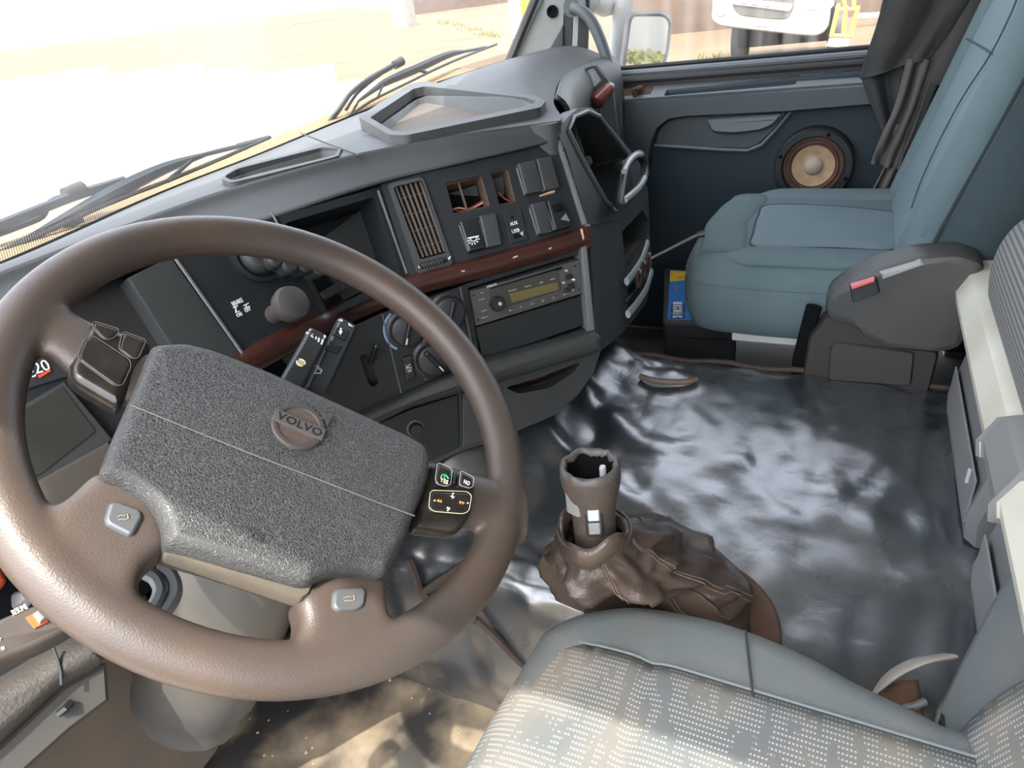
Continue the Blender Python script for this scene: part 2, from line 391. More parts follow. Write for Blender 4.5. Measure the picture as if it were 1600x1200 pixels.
def lerp(a, b_, t_): return V(a) * (1 - t_) + V(b_) * t_
def smooth_rows(rows, nu, nv):
    """dense grid through a coarse net of 3D points"""
    cols = [cr(r, nu, False) for r in rows]; k = len(cols[0])
    tr = [cr([c[i] for c in cols], nv, False) for i in range(k)]
    return [[tr[i][j] for i in range(k)] for j in range(len(tr[0]))]
# ================================================================== SETTING
FZ = -1.05
B().box((.95, .15, FZ - .02), 1.16, 1.06, .02, .005).done('floor', CARPET, kind='structure')
B().box((.95, -.1, .66), 1.16, .86, .02, .01).done('ceiling', ROOF, kind='structure')
B().box((.95, -.93, -.2), 1.16, .02, .87, .005).done('wall_rear', WALLM, kind='structure')
b_ = B(); b_.box((-.17, -.6, -.2), .03, .32, .86, .01); b_.box((-.15, .28, .61), .03, .58, .05, .01); b_.box((-.16, .86, -.0), .03, .06, .66, .01); b_.box((-.17, .85, -.75), .03, .2, .3, .01)
b_.done('wall_left', WALLM, kind='structure')
b_ = B(); b_.box((2.1, -.62, -.2), .03, .32, .86, .01); b_.box((2.1, .2, .58), .03, .62, .09, .01); b_.box((2.1, .75, -.75), .03, .34, .3, .01)
b_.done('wall_right', WALLM, kind='structure')
WB = [(-.28, .79, -.2), (-.1, .85, -.2), (.15, .878, -.2), (.425, .904, -.2), (.73, .99, -.2), (1.0, 1.035, -.2), (1.39, 1.10, -.195), (1.7, 1.05, -.172), (1.95, .945, -.15)]
def wsrow(k, out=0):
    """a line across the windscreen, k=0 base, 1 top"""
    return [V(p) + V((0, -.30 * k + out, .82 * k - (p[2] + .2) * k)) + V((0, .004, 0)) for p in WB]
# front wall below the windscreen
b_ = B(); b_.grid([cr(wsrow(0), 4, False), [p + V((0, 0, -.9)) for p in cr(wsrow(0), 4, False)]]); b_.done('wall_front', VOID, kind='structure', solid=.02)
b_ = B(); b_.grid([cr(wsrow(k), 6, False) for k in (-.02, .1, .3, .5, .7, .85, .95)]); b_.done('window_1', WSG, kind='structure')
b_ = B(); b_.grid([cr(wsrow(.93), 6, False), [p + V((0, -.03, .09)) for p in cr(wsrow(.97), 6, False)]]); b_.done('trim_1', ROOF, kind='structure', solid=.03)
# dotted band on the foot of the windscreen
r0 = cr(wsrow(-.01, -.004), 8, False); r1 = cr(wsrow(.024, -.004), 8, False); q = len(r0)
b_ = B(); b_.grid([r0, r1], [[(i / q * 2.3, 0) for i in range(q)], [(i / q * 2.3, .045) for i in range(q)]]); b_.done('trim_2', FRIT, kind='structure')
# dusty cowl outside, at the foot of the glass
b_ = B(); b_.grid([[p + V((0, .012, -.03)) for p in cr(WB, 4, False)], [p + V((0, .2, -.006)) for p in cr(WB, 4, False)], [p + V((0, .22, -.3)) for p in cr(WB, 4, False)]]); b_.done('trim_3', COWL, kind='structure', solid=.01)
# right A pillar: trim, rubber seals
pil = struct('trim_4', (1.95, .85, -.15))
AP = PL((1.94, .85, -.1), (-.86, -.5, 0), (.5, -.86, 0))
b_ = B(); o_ = [(803, 94), (822, 45), (842, -8), (858, -48), (905, -48), (884, 5), (882, 40), (879, 92)]
b_.puff(rc(AP.uvs(o_), .01), [(0, -.05), (0, -.008), (.004, 0)], AP); b_.done('pillar_trim', PILLAR, pil)
b_ = B(); u_, v_ = AP.uv(863, 18); b_.lathe([(.016, -.002), (.016, .0035), (.011, .0035), (.009, .001), (.0, .001)], AP, u_, v_, 20); b_.done('screw_cap', VOID, pil)
b_ = B(); b_.puff(AP.uvs([(845, 100), (862, 70), (880, 38), (880, 96)], .004), [(0, -.003), (0, .003), (.003, .005)], AP); b_.done('lower_dark_piece', DOORG, pil)  # dark wedge: shade low on the pillar, built as a darker plate
e0, e1 = AP.hit(796, 96, .004), AP.hit(836, 0, .004)
B().tube([e0 + (e0 - e1) * .3, e0, e1, e1 + (e1 - e0) * 2 + V((0, .12, 0)), e1 + (e1 - e0) * 4 + V((0, .3, 0))], .013, 8).done('windscreen_seal', RUBBER, pil)
e0, e1 = AP.hit(801, 92, .004), AP.hit(843, 0, .004)
B().tube([e0 + (e0 - e1) * .3, e0, e1, e1 + (e1 - e0) * 2 + V((0, .12, 0))], .007, 8).done('inner_seal', PILLAR, pil)
AQ = PL((2.0, .72, -.1), (-1, -.25, 0), (.25, -1, 0))
for px, m_, wd, nm in ((887, RUBBER, 7, 'door_seal'), (899, PILLAR, 4, 'door_frame'), (911, RUBBER, 8, 'door_seal')):
    b_ = B(); b_.puff(AQ.uvs([(px - wd - 2, 100), (px + wd - 2, 100), (px + wd + 4, -60), (px - wd + 4, -60)]), [(0, -.03), (0, 0)], AQ); b_.done(nm, m_, pil)
# outside
def gz(x, y): return -1.9 + max(0, math.hypot(x, y) - 22) * .026
b_ = B(); rd = [0.5, 3, 5, 8, 11, 14, 17, 20, 23, 26, 30, 35, 42, 52, 65, 85, 120, 170, 240]; NA = 120; R = []
for r0 in rd: R.append(b_.loop([(r0 * math.cos(2 * math.pi * j / NA), r0 * math.sin(2 * math.pi * j / NA), gz(r0, 0)) for j in range(NA)]))
for i in range(len(rd) - 1):
    for j in range(NA):
        an = (j + .5) * 360 / NA; b_.mi = 1 if (36 < an < 150 and (rd[i] < 23 + (an - 36) * 1.6)) else 0  # pale sector stops at the left so less light bounces into the cab
        b_.face([R[i][j], R[i][(j + 1) % NA], R[i + 1][(j + 1) % NA], R[i + 1][j]])
b_.mi = 0; b_.cap(R[0]); b_.done('ground', [GROUND, YARD], kind='structure')

# ------------------------------------------------------------------ right door with its window
door = struct('door_1', (2.0, .25, -1.0), 'dark blue truck door with a pale grey ledge and round speaker')
DP = PL((2.0, .3, -.4), (-1, 0, 0), (0, -1, 0))
b_ = B(); b_.puff(rc([DP.uv(945, 170), DP.uv(952, 150), (.85, .165), (.85, -.6), (-.42, -.6)], .01), [(0, -.06), (0, -.006), (.006, 0)], DP); b_.done('door_panel', DOORB, door)
b_ = B(); led = [(948, 260), (951, 157), (1000, 154), (1440, 123), (1440, 152), (1360, 160), (1232, 171), (1075, 179), (1050, 183), (1032, 197), (1022, 222), (1018, 262), (985, 330), (950, 330)]
b_.puff(DP.uvs(led), [(0, -.01), (0, .034), (.003, .038)], DP); b_.done('door_ledge', DOORG, door)
# ledge top with its open tray
f0, f1, g0 = onx(1000, 154, 1.966), onx(1440, 123, 1.966), onx(1000, 132, 2.045)
LT = PL((f0 + f1) / 2, V((0, -1, 0)).cross(g0 - f0), (0, -1, 0))
if LT.n.z < 0: LT = PL(LT.o, -LT.n, (0, -1, 0))
trq = [(1037, 150), (1042, 140), (1247, 122), (1243, 132)]
b_ = B(); b_.holed(LT.uvs([(952, 157), (962, 136), (1445, 95), (1445, 122)]), [rc(LT.uvs(trq), .006)], LT, .02, .04); b_.done('ledge_top', mat('ledge_grey', (.09, .105, .112), .5, (.11, .125, .13), 9, .5), door)
b_ = B(); b_.slab(rc(inset([q for q in LT.uvs(trq)] if area2(LT.uvs(trq)) > 0 else LT.uvs(trq)[::-1], .003), .004), LT, -.0395, -.038, .0005); b_.done('tray_shade_liner', VOID, door)  # near-black sheet: shade inside the tray is put into its colour
b_ = B(); b_.slab(rc(LT.uvs([(968, 150), (974, 138), (1022, 135), (1016, 147)]), .004), LT, 0, .0012, .0005); b_.done('catch_plate', RUST, door)
b_ = B(); u_, v_ = LT.uv(995, 146); b_.box(LT.at(u_, v_, .008), .012, .012, .008, .003); b_.box(LT.at(u_ + .008, v_, .015), .02, .008, .005, .003); b_.box(LT.at(u_, v_ - .016, -.006), .008, .005, .012, .002); b_.done('lock_catch', RUST, door)
b_ = B(); b_.puff(rc(DP.uvs([(1025, 226), (1028, 204), (1044, 186), (1070, 180), (1232, 172), (1215, 197), (1190, 222), (1170, 232), (1110, 230)]), .012), [(0, -.002), (0, .008), (.004, .012)], DP); b_.done('pocket_panel', DOORG, door)
b_ = B(); b_.puff(rc(DP.uvs([(1106, 183), (1226, 174), (1212, 192), (1192, 201), (1150, 206), (1116, 204)]), .012), [(0, .01), (0, .028), (.006, .036), (.014, .036)], DP); b_.done('door_pull', mat('door_pull_grey', (.13, .15, .16), .5), door)
b_ = B(); b_.tube([DP.hit(x, y, .012) for x, y in ((1022, 227), (1070, 230), (1130, 234), (1168, 235), (1190, 226), (1212, 203), (1238, 171))], .005, 8); b_.done('panel_ridge', mat('door_ridge', (.09, .13, .15), .45), door)
# sill seals
for dz, dx, r_, m_ in ((.004, -.004, .008, RUBBER), (.022, .012, .009, mat('sill_alloy', (.13, .145, .16), .45)), (.036, .022, .006, RUBBER)):
    b_ = B(); b_.tube([(2.0 + dx + .03, .78, -.245 + dz), (2.0 + dx + .03, -.42, -.24 + dz)], r_, 8); b_.done('sill_seal', m_, door)
b_ = B(); b_.grid([[(2.075, .82, -.24), (2.075, -.4, -.24)], [(2.06, .55, .5), (2.06, -.4, .5)]]); b_.done('window_2', SIDEG, kind='structure')
b_ = B(); b_.box((2.075, .18, -.262), .05, .62, .034, .004); b_.done('sill_bar', RUBBER, door)
# small relief slots along the sill
for k in range(7):
    y_ = .12 - k * .06
    B().box(LT.at(*LT.uv(1262 + k * 26, 117 - k * 2.2), .0008), .02, .006, .0012, .001, x=(0, 1, 0)).done('ledge_slot', DASHL, door)
# speaker
spk = thing('door_speaker', 'round speaker with bare tan paper cone in the blue door', 'speaker', DP.hit(1272, 255))
SP = PL(DP.hit(1272, 255) + V((-.031, 0, 0)), (-1, 0, 0), (0, -1, 0))
rad = (DP.hit(1210, 248) - DP.hit(1334, 250)).length / 2
B().lathe([(rad, -.03), (rad, .008), (rad * .95, .014), (rad * .8, .014), (rad * .76, .006), (rad * .76, -.03), (0, -.03)], SP, 0, 0, 48).done('mounting_ring', DASHD, spk)
SURR = mat('speaker_surround', (.14, .07, .038), .8, (.07, .045, .035), 30, .5)
B().lathe([(rad * .775, -.03), (rad * .775, .001), (rad * .72, .006), (rad * .66, .0), (rad * .62, .007), (rad * .56, .001), (rad * .56, -.02)], SP, .0, 0, 48).done('surround', SURR, spk)
CONE = mat('paper_cone', (.46, .33, .2), .9, (.36, .24, .14), 40, .4)
B().lathe([(rad * .56, -.018), (rad * .54, .003), (rad * .3, -.008), (rad * .22, -.008), (rad * .2, -.02)], SP, 0, 0, 40).done('cone', CONE, spk)
B().lathe([(rad * .25, -.01), (rad * .25, -.004), (rad * .2, .004), (rad * .1, .009), (.0005, .01)], SP, 0, 0, 28).done('dust_cap', mat('dust_cap_pale', (.4, .34, .27), .8), spk)
for a in (70, 160, 250, 340):
    B().lathe([(.005, .008), (.005, .017), (.003, .018)], SP, rad * .88 * math.cos(math.radians(a)), rad * .88 * math.sin(math.radians(a)), 10).done('screw', VOID, spk)
# grab rail on the pillar
gr = thing('grab_rail', 'dark grey curved grab rail between pillar and door window', 'grab rail', onx(966, 235, 1.93))
pts = [onx(x, y, 1.93) for x, y in ((893, 12), (908, 17), (922, 30), (935, 55), (948, 92), (957, 130), (963, 170), (966, 205))]
pts += [V((1.95, .62, -.42)), V((1.97, .63, -.5))]
B().tube(cr(pts, 4, False), .0155, 12).done('rail', mat('rail_grey', (.075, .09, .095), .45), gr)
B().tube([pts[0] + V((.05, .0, .004)), pts[0]], .024, 12).done('rail_mount', DOORG, gr)

# ------------------------------------------------------------------ outside mirror
mir = thing('outside_mirror', 'grey framed rear-view mirror outside the right window', 'mirror', (2.36, .6, -.3))
MP = PL((2.36, .62, -.17), (-.48, -.88, 0), (.88, -.48, 0))
mo = MP.uvs([(984, 22), (1036, 22), (1047, 34), (1040, 90), (1028, 114), (1000, 119), (976, 121), (974, 100)])
b_ = B(); b_.puff(rc(mo, .025), [(.03, -.09), (.006, -.06), (-.008, -.01), (-.008, .004), (0, .006), (.004, .0)], MP, True); b_.done('mirror_housing', mat('mirror_shell', (.16, .17, .18), .5), mir)
b_ = B(); b_.puff(rc(inset(mo if area2(mo) > 0 else mo[::-1], .007), .02), [(0, .001), (0, .003)], MP); b_.done('mirror_pane', MIRG, mir)
MS = mat('mirror_arm_grey', (.3, .32, .33), .5)
b_ = B(); b_.tube([MP.hit(962, 128, -.04), MP.hit(966, 70, -.04), MP.hit(972, 20, -.04), MP.hit(985, -30, -.04)], .03, 10); b_.done('mirror_post', MS, mir)
b_ = B(); b_.tube([MP.hit(975, 2, -.05), MP.hit(945, 10, -.08), V((2.12, .74, -.03)), V((2.09, .78, -.06))], [.028, .03, .03, .03], 10); b_.done('mirror_arm', MS, mir)
b_ = B(); mo2 = MP.uvs([(990, -12), (1040, -14), (1046, -60), (992, -62)]); b_.puff(rc(mo2, .02), [(.02, -.07), (0, -.05), (0, 0), (.006, .002)], MP); b_.done('wide_mirror', MS, mir)

# ------------------------------------------------------------------ things outside
tk = thing('parked_truck', 'white truck parked beyond the right window, facing the cab', 'truck', (17.5, 1.7, -1.9))
TP = PL((16.5, 2, -1), (-1, 0, 0), (0, -1, 0))
cab_o = [(1114, -160), (1112, 15), (1110, 30), (1122, 41), (1160, 46), (1205, 51), (1250, 56), (1276, 57), (1290, 50), (1294, 30), (1296, -160)]
b_ = B(); b_.puff(rc(TP.uvs(cab_o), .12), [(.0, -2.2), (0, -.08), (.03, -.02), (.1, 0)], TP); b_.done('truck_cab', WHITEP, tk)
b_ = B(); b_.puff(rc(TP.uvs([(1140, -40), (1146, 14), (1156, 24), (1205, 30), (1232, 30), (1240, 14), (1248, -40)]), .15), [(0, -.01), (0, .012), (.01, .02)], TP); b_.done('grille', GRILLE, tk)
b_ = B(); b_.puff(rc(TP.uvs([(1142, -4), (1146, 7), (1190, 12), (1234, 18), (1240, 6), (1190, 1)]), .05), [(0, .01), (0, .04), (.02, .05)], TP); b_.done('grille_bar', WHITEP, tk)
for x, y in ((1163, 5), (1180, 7), (1199, 9)):
    b_ = B(); b_.slab(TP.uvs([(x - 5, y - .6), (x + 5, y + .6), (x + 5, y + 2), (x - 5, y + 1)]), TP, .045, .056, .002); b_.done('grille_slot', GRILLE, tk)
b_ = B(); b_.slab(TP.uvs([(1178, 38), (1200, 40), (1200, 42), (1178, 40)]), TP, -.01, .03, .002); b_.done('bumper_badge', BLUEP, tk)
for x, y in ((1127, 18), (1269, 8)):
    b_ = B(); b_.dome(ell(*TP.uv(x, y), .12, .1), TP, -.01, .05, .05); b_.done('headlamp', LGREY, tk)
b_ = B(); b_.box((18.4, 1.7, -1.25), 1.1, 1.0, .3, .05); b_.done('shaded_underbody', VOID, tk)  # near-black block added to paint the shade beneath the truck
for y_ in (2.7, .7):
    WL = PL((17.9, y_, -1.42), (0, 1, 0), (1, 0, 0)); b_ = B(); b_.lathe([(.2, -.15), (.45, -.15), (.48, -.1), (.48, .1), (.45, .15), (.2, .15)], WL, 0, 0, 24); b_.done('wheel', RUBBER, tk)
YP = PL((13, .2, -1), (-1, 0, 0), (0, -1, 0))
yst = thing('yellow_stand', 'yellow steel frame on a pale block beside the white truck', 'stand', YP.hit(1312, 92))
for d in (0, -.35):
    for a, c in (((1311, 5), (1299, 57)), ((1322, 9), (1317, 58)), ((1341, 9), (1329, 57))):
        b_ = B(); b_.tube([YP.hit(*a, d), YP.hit(*c, d)], .035, 6); b_.done('stand_post', YEL, yst)
    for a, c in (((1305, 15), (1337, 14)), ((1299, 55), (1329, 57)), ((1318, -8), (1336, -10)), ((1318, -8), (1320, 12)), ((1335, -10), (1334, 12))):
        b_ = B(); b_.tube([YP.hit(*a, d), YP.hit(*c, d)], .03, 6); b_.done('stand_rail', YEL, yst)
b_ = B(); b_.puff(YP.uvs([(1296, 58), (1330, 59), (1322, 98), (1308, 98), (1306, 75), (1290, 74)]), [(.02, -.45), (0, -.4), (0, 0), (.02, .03)], YP); b_.done('stand_block', CONC, yst)
sh = B(); sh.box((27, .5, -.4), .15, 7.5, 1.6, .02); sh.done('shed_wall', BRICK, label='reddish brown shed wall behind the white truck', cat='wall')
FP = PL((24, -3, 0), (-1, 0, 0), (0, -1, 0)); fe = thing('pale_fence', 'row of small pale posts beside the yellow stand', 'fence', FP.hit(1375, 40))
b_ = B(); b_.tube([FP.hit(1338, 27), FP.hit(1420, 24)], .03, 6); b_.done('fence_rail', GRILLE, fe)
for k in range(9):
    u0 = FP.hit(1342 + k * 7.2, 25 - k * .3); b_ = B(); b_.box(u0 + V((-.04, 0, 0)), .03, .055, .08, .02); b_.done('fence_post', WHITEP, fe)
b_ = B(); p0 = onz(700, 28, gz(60, 60) ); q_ = ray(716, 8).normalized() * 85; b_.box((q_.x, q_.y, 1.6), 5.8, .4, 2.2, .05, x=(q_.y, -q_.x, 0)); b_.done('brown_shade_block', BRICK, label='low brown block for building shade far beyond the windscreen', cat='building')  # block put in for brown building shade; the shade is in its colour
b_ = B(); r_ = ray(628, 10).normalized() * 60; b_.box((r_.x, r_.y, .3), .7, .7, 2.2, .1); b_.done('far_pillar', CONC, label='pale pillar standing far beyond the windscreen', cat='pillar')
r_ = ray(806, 20).normalized() * 34
ys = thing('yellow_post', 'pale post with a yellow frame seen beside the windscreen edge', 'post', (r_.x, r_.y, gz(r_.x, r_.y)))
b_ = B(); b_.box((r_.x, r_.y, -.3), .22, .22, 1.3, .05); b_.done('post_body', WHITEP, ys)
b_ = B(); b_.box((r_.x + .3, r_.y - .35, .1), .18, .18, .9, .05); b_.done('post_frame', YEL, ys)
b_ = B()
for px, py in ((600, 22), (585, 25), (615, 28), (700, 38), (715, 40), (690, 36), (735, 48), (755, 56), (770, 58), (480, 4), (460, 8), (500, 6), (1110, 100), (560, 22)):
    for k in range(30):
        r_ = ray(px + random.gauss(0, 9), py + random.gauss(0, 1.5)).normalized(); t_ = 4
        while t_ < 110 and r_.z * t_ > gz(r_.x * t_, r_.y * t_): t_ += .4
        c = r_ * t_; c.z = gz(c.x, c.y); h_ = random.uniform(.1, .3); a = random.uniform(0, 6.28)
        d = V((math.cos(a), math.sin(a), 0)) * .12
        b_.face(b_.loop([c - d * .3, c + d * .3, c + d + V((0, 0, h_))]))
b_.done('grass_tufts', GRASSM, label='dry green grass tufts on the pale ground outside', cat='grass', kind='stuff')
for k in range(1):
    b_ = B(); b_.box((8.7, -22, -.75), .12, 16, 1.15, .02); b_.done('boundary_wall', mat('pale_wall', (.13, .13, .125), .9), label='pale concrete wall seen in the outside mirror', cat='wall')

b_ = B()
for k in range(900):
    c = V((random.uniform(7.3, 8.4), random.uniform(-36, -7), -1.9)); a = random.uniform(0, 6.28); d = V((math.cos(a), math.sin(a), 0)) * .3
    b_.face(b_.loop([c - d * .5, c + d * .5, c + d + V((0, 0, random.uniform(.08, .2)))]))
b_.done('grass_verge', GRASSM, label='green grass verge seen in the outside mirror', cat='grass', kind='stuff')
# ================================================================== DASHBOARD
dash = thing('dashboard', 'charcoal truck dashboard curving round the driver with wood trim', 'dashboard', (.8, .9, -1.0))
UX = V((.716, -.698, 0))
LO = PL((.967, .364, -.336), (-.698, -.716, .2), UX)
UP = PL((.967, .364, -.336), (-.698, -.716, .6), UX)
LF = PL((.609, .611, -.34), (-.14, -.99, .5), (.99, -.14, 0))
_e1, _e2, _e3 = UP.hit(877, 214, .004), LO.hit(936, 532, .004), V((1.30, .43, -.34))
_n = (_e3 - _e2).cross(_e1 - _e2).normalized()
EF = PL(_e2, _n if _n.y < 0 else -_n, _e3 - _e2)
ws = [(-.125, .835, -.2), (.15, .866, -.2), (.425, .894, -.2), (.73, .98, -.2), (1.0, 1.025, -.2), (1.39, 1.085, -.195), (1.5, 1.078, -.189), (1.6, 1.06, -.182), (1.75, 1.02, -.166), (1.85, .98, -.158), (1.96, .93, -.15)]
cs = [(-.125, .79, -.19), (.2, .785, -.186), (.5, .768, -.179), (.66, .745, -.176), (.83, .662, -.172), (.94, .535, -.17), (.99, .472, -.171), (1.03, .42, -.172), (1.25, .52, -.17), (1.66, .65, -.17), (1.965, .645, -.17)]
pt = [(-.125, .745, -.222), (.2, .738, -.218), (.497, .697, -.211), (.646, .672, -.212), tuple(UP.hit(597, 287, .006)), tuple(UP.hit(735, 253, .006)), tuple(UP.hit(812, 235, .006)), tuple(UP.hit(872, 220, .006))]
DTOP = mat('dash_top', (.052, .057, .058), .58, (.065, .069, .069), 7, .5, bump=.25, bscale=900, spec=.35)  # the same charcoal made lighter: sky glare is put into the colour
rows = [ws, [lerp(a, c, .33) + V((0, 0, .004 if i < 8 else .022)) for i, (a, c) in enumerate(zip(ws, cs))], [lerp(a, c, .68) + V((0, 0, .005 if i < 8 else .03)) for i, (a, c) in enumerate(zip(ws, cs))], cs]
top = smooth_rows(rows, 5, 5)
# closed solid so that the tray and the slot can be cut out of it
b_ = B(); n_, k_ = len(top), len(top[0])
G = [b_.loop(r) for r in top]; H = [b_.loop([p + V((0, 0, -.1)) for p in r]) for r in top]
for i in range(n_ - 1):
    for j in range(k_ - 1):
        b_.face([G[i][j], G[i + 1][j], G[i + 1][j + 1], G[i][j + 1]]); b_.face([H[i][j], H[i][j + 1], H[i + 1][j + 1], H[i + 1][j]])
ring = [(0, j) for j in range(k_)] + [(i, k_ - 1) for i in range(1, n_)] + [(n_ - 1, j) for j in range(k_ - 2, -1, -1)] + [(i, 0) for i in range(n_ - 2, 0, -1)]
for a, c in zip(ring, ring[1:] + ring[:1]): b_.face([G[a[0]][a[1]], G[c[0]][c[1]], H[c[0]][c[1]], H[a[0]][a[1]]])
dtop = b_.done('dash_top', DTOP, dash)
TZ = PL((0, 0, -.158), (0, 0, 1)); SZ = PL((0, 0, -.174), (0, 0, 1))
tray_o = [(560, 183), (640, 131), (664, 127), (838, 150), (853, 158), (845, 168), (634, 212), (608, 211)]
tray_i = [(578, 184), (646, 139), (664, 135), (824, 153), (838, 159), (828, 165), (632, 206), (614, 205)]
slot_o = [(352, 280), (372, 268), (505, 234), (530, 236), (526, 246), (400, 277), (365, 287)]
c1 = B().puff(rc(TZ.uvs(tray_i), .012), [(.006, -.045), (0, .2)], TZ).done('cut1', VOID)
c2 = B().puff(rc(SZ.uvs(slot_o), .012), [(.004, -.05), (0, .2)], SZ).done('cut2', VOID)
for c in (c1, c2):
    md = dtop.modifiers.new('cut', 'BOOLEAN'); md.operation = 'DIFFERENCE'; md.object = c; md.solver = 'EXACT'
apply_mods(dtop)
dtop.data.polygons.foreach_set('use_smooth', [True] * len(dtop.data.polygons)); dtop.data.set_sharp_from_angle(angle=math.radians(40))
for c in (c1, c2): bpy.data.objects.remove(c)
def rim(outer, inner, pl, h, name, m, r=.01):
    b_ = B(); b_.holed(rc(pl.uvs(outer), r), [rc(pl.uvs(inner), r)], pl, .02, .02, h, floor=False); return b_.done(name, m, dash)
rim(tray_o, tray_i, TZ, .0005, 'tray_rim', DTOP)
TRAYF = mat('tray_floor_dusty', (.12, .095, .075), .85, (.085, .08, .075), 14, .5)
B().slab(rc(TZ.uvs(tray_i), .012), TZ, -.05, -.036, .002).done('tray_floor', TRAYF, dash)
rim([(346, 284), (370, 265), (506, 231), (535, 234), (530, 248), (402, 281), (362, 290)], slot_o, SZ, .004, 'slot_rim', DTOP)
B().slab(rc(inset([tuple(q) for q in SZ.uvs(slot_o)][::1], 0), .012), SZ, -.05, -.035, .001).done('slot_floor', VOID, dash)
sl_ = [tuple(q) for q in rc(SZ.uvs(slot_o), .012)]; sl_ = sl_ if area2(sl_) > 0 else sl_[::-1]; sl_ = inset(sl_, .0006)
b_ = B(); b_.skin([b_.loop([SZ.at(u, v, h_) for u, v in sl_]) for h_ in (-.048, -.004)]); b_.done('slot_shade_liner', VOID, dash, solid=.0003)  # near-black walls and floor: the slot's inner shade is put into the colour
for k in range(12):
    t_ = (k + .5) / 12; a, c = SZ.hit(358 + 168 * t_, 282 - 44 * t_), SZ.hit(374 + 150 * t_, 270 - 38 * t_)
    B().tube([a + V((0, 0, -.025)), c + V((0, 0, -.025))], .0018, 6).done('slot_bar', BLK, dash)
# seams on the dash top
b_ = B(); b_.tube([TZ.hit(x, y, -.012) for x, y in ((470, 208), (515, 226), (562, 243))], .0012, 6); b_.done('dash_seam', SEAMD, dash)
# rolled brow between top and panels
b_ = B(); r_ = [cs[:8], [V(c) + V((0, 0, -.006)) + (V(p) - V(c)) * .22 for c, p in zip(cs, pt)], [V(c) + V((0, 0, -.004)) + (V(p) - V(c)) * .6 for c, p in zip(cs, pt)], pt]
b_.grid(smooth_rows(r_, 6, 4)); b_.done('dash_brow', DASH, dash, solid=.004)
# dark back of the panels
wd = [(-.125, .67, -.34), (.2, .665, -.34), (.5, .63, -.34), (.604, .612, -.34), (.75, .558, -.34), (.865, .462, -.34), (.92, .417, -.34), (.975, .372, -.34)]
bo = [(-.125, .655, -.52), (.2, .65, -.52), (.5, .615, -.52), (.6, .605, -.5), (.72, .58, -.495), (.82, .475, -.49), (.88, .417, -.489), (.94, .36, -.488)]
def back(p, d): return V(p) + V((d * .55, d * .8, 0))
b_ = B(); b_.grid([[back(p, .1) for p in r] for r in (pt, wd, bo)] + [[back(p, .1) + V((0, 0, -.06)) for p in bo]]); b_.done('panel_back', VOID, dash)

# ---- left: brake panel and cluster
b_ = B(); b_.slab(LF.uvs([(272, 398), (352, 360), (438, 338), (508, 497), (470, 523), (383, 556)]), LF, -.02, 0); b_.done('brake_panel', DASHD, dash)
b_ = B(); b_.slab(LF.uvs([(200, 433), (268, 398), (382, 556), (340, 590), (290, 575)]), LF, -.03, -.002, .003); b_.done('side_panel', DASH, dash)
b_ = B(); b_.tube([LF.hit(270, 398, .001), LF.hit(383, 558, .001)], .0022, 6); b_.done('panel_edge_highlight', DASHL, dash)  # paler line along the edge: a highlight put into the colour
b_ = B()
b_.text('BRAKE', LF, (363, 475.5), (379, 468), .001, .0055); b_.text('ON', LF, (370, 493), (377.5, 490), .001, .0048); b_.text('OFF', LF, (383, 486), (391, 481.5), .001, .0048)
for q in ([(364, 480), (371, 477), (371.5, 479), (368.5, 480), (369.5, 487), (374, 485.5), (374, 487), (367, 489.5), (368, 488), (367, 480.8), (364.5, 481.5)], [(380, 477), (388, 473), (388, 475), (384.5, 477), (385, 479.5), (390, 478), (390, 480), (381, 483), (381, 481.5), (384, 480), (383.5, 477.5), (380.5, 478.5)]):
    b_.slab(LF.uvs(q), LF, 0, .0012, .0001)
b_.done('brake_lettering', WHITE, dash)
kn = B(); u_, v_ = LF.uv(428, 492); kn.lathe([(.012, 0), (.012, .022), (.0135, .03), (.02, .034), (.0225, .045), (.02, .054), (.013, .057), (0.001, .058)], LF, u_, v_, 28); kn.done('brake_knob', mat('knob_brown', (.06, .055, .052), .5), dash)
# dial and stub knobs half behind the wheel rim
u_, v_ = LF.uv(400, 402); B().lathe([(.034, 0), (.034, .006), (.029, .008), (.027, .002)], LF, u_, v_, 32).done('light_dial', BLK, dash)
b_ = B(); b_.dome(ell(u_, v_, .024, .024), LF, 0, .02, .01); b_.done('dial_knob', DASH, dash)
for (x, y), r_ in (((414, 417), .011), ((436, 424), .0125), ((460, 424), .012), ((482, 430), .011)):
    u_, v_ = LF.uv(x, y); B().lathe([(r_ * .8, 0), (r_ * .8, .012), (r_, .016), (r_, .03), (r_ * .7, .033), (0, .033)], LF, u_, v_, 20).done('stub_knob', DASH, dash)
b_ = B(); b_.slab(LF.uvs([(-60, 470), (100, 420), (202, 430), (262, 530), (262, 640), (160, 800), (-60, 850)]), LF, -.06, -.034); b_.done('cluster_face', DASHD, dash)
b_ = B(); b_.slab(LF.uvs([(-60, 500), (100, 430), (200, 436), (255, 530), (240, 575), (100, 590), (-60, 640)], -.03), LF, -.034, -.03, .002); b_.done('gauge_panel', mat('gauge_black', (.03, .03, .032), .35), dash)
LFg = LF.off(-.029)
b_ = B(); b_.text('-20', LFg, (44, 579), (76, 569), 0, .012); b_.slab(LFg.uvs([(50, 588), (56, 585), (56, 588), (51, 590)]), LFg, 0, .001, .0002); b_.done('gauge_figures', WHITE, dash)
b_ = B(); b_.slab(LFg.uvs([(58, 587), (77, 577), (80, 580), (62, 591)]), LFg, 0, .001, .0003); b_.done('gauge_red_mark', RED, dash)
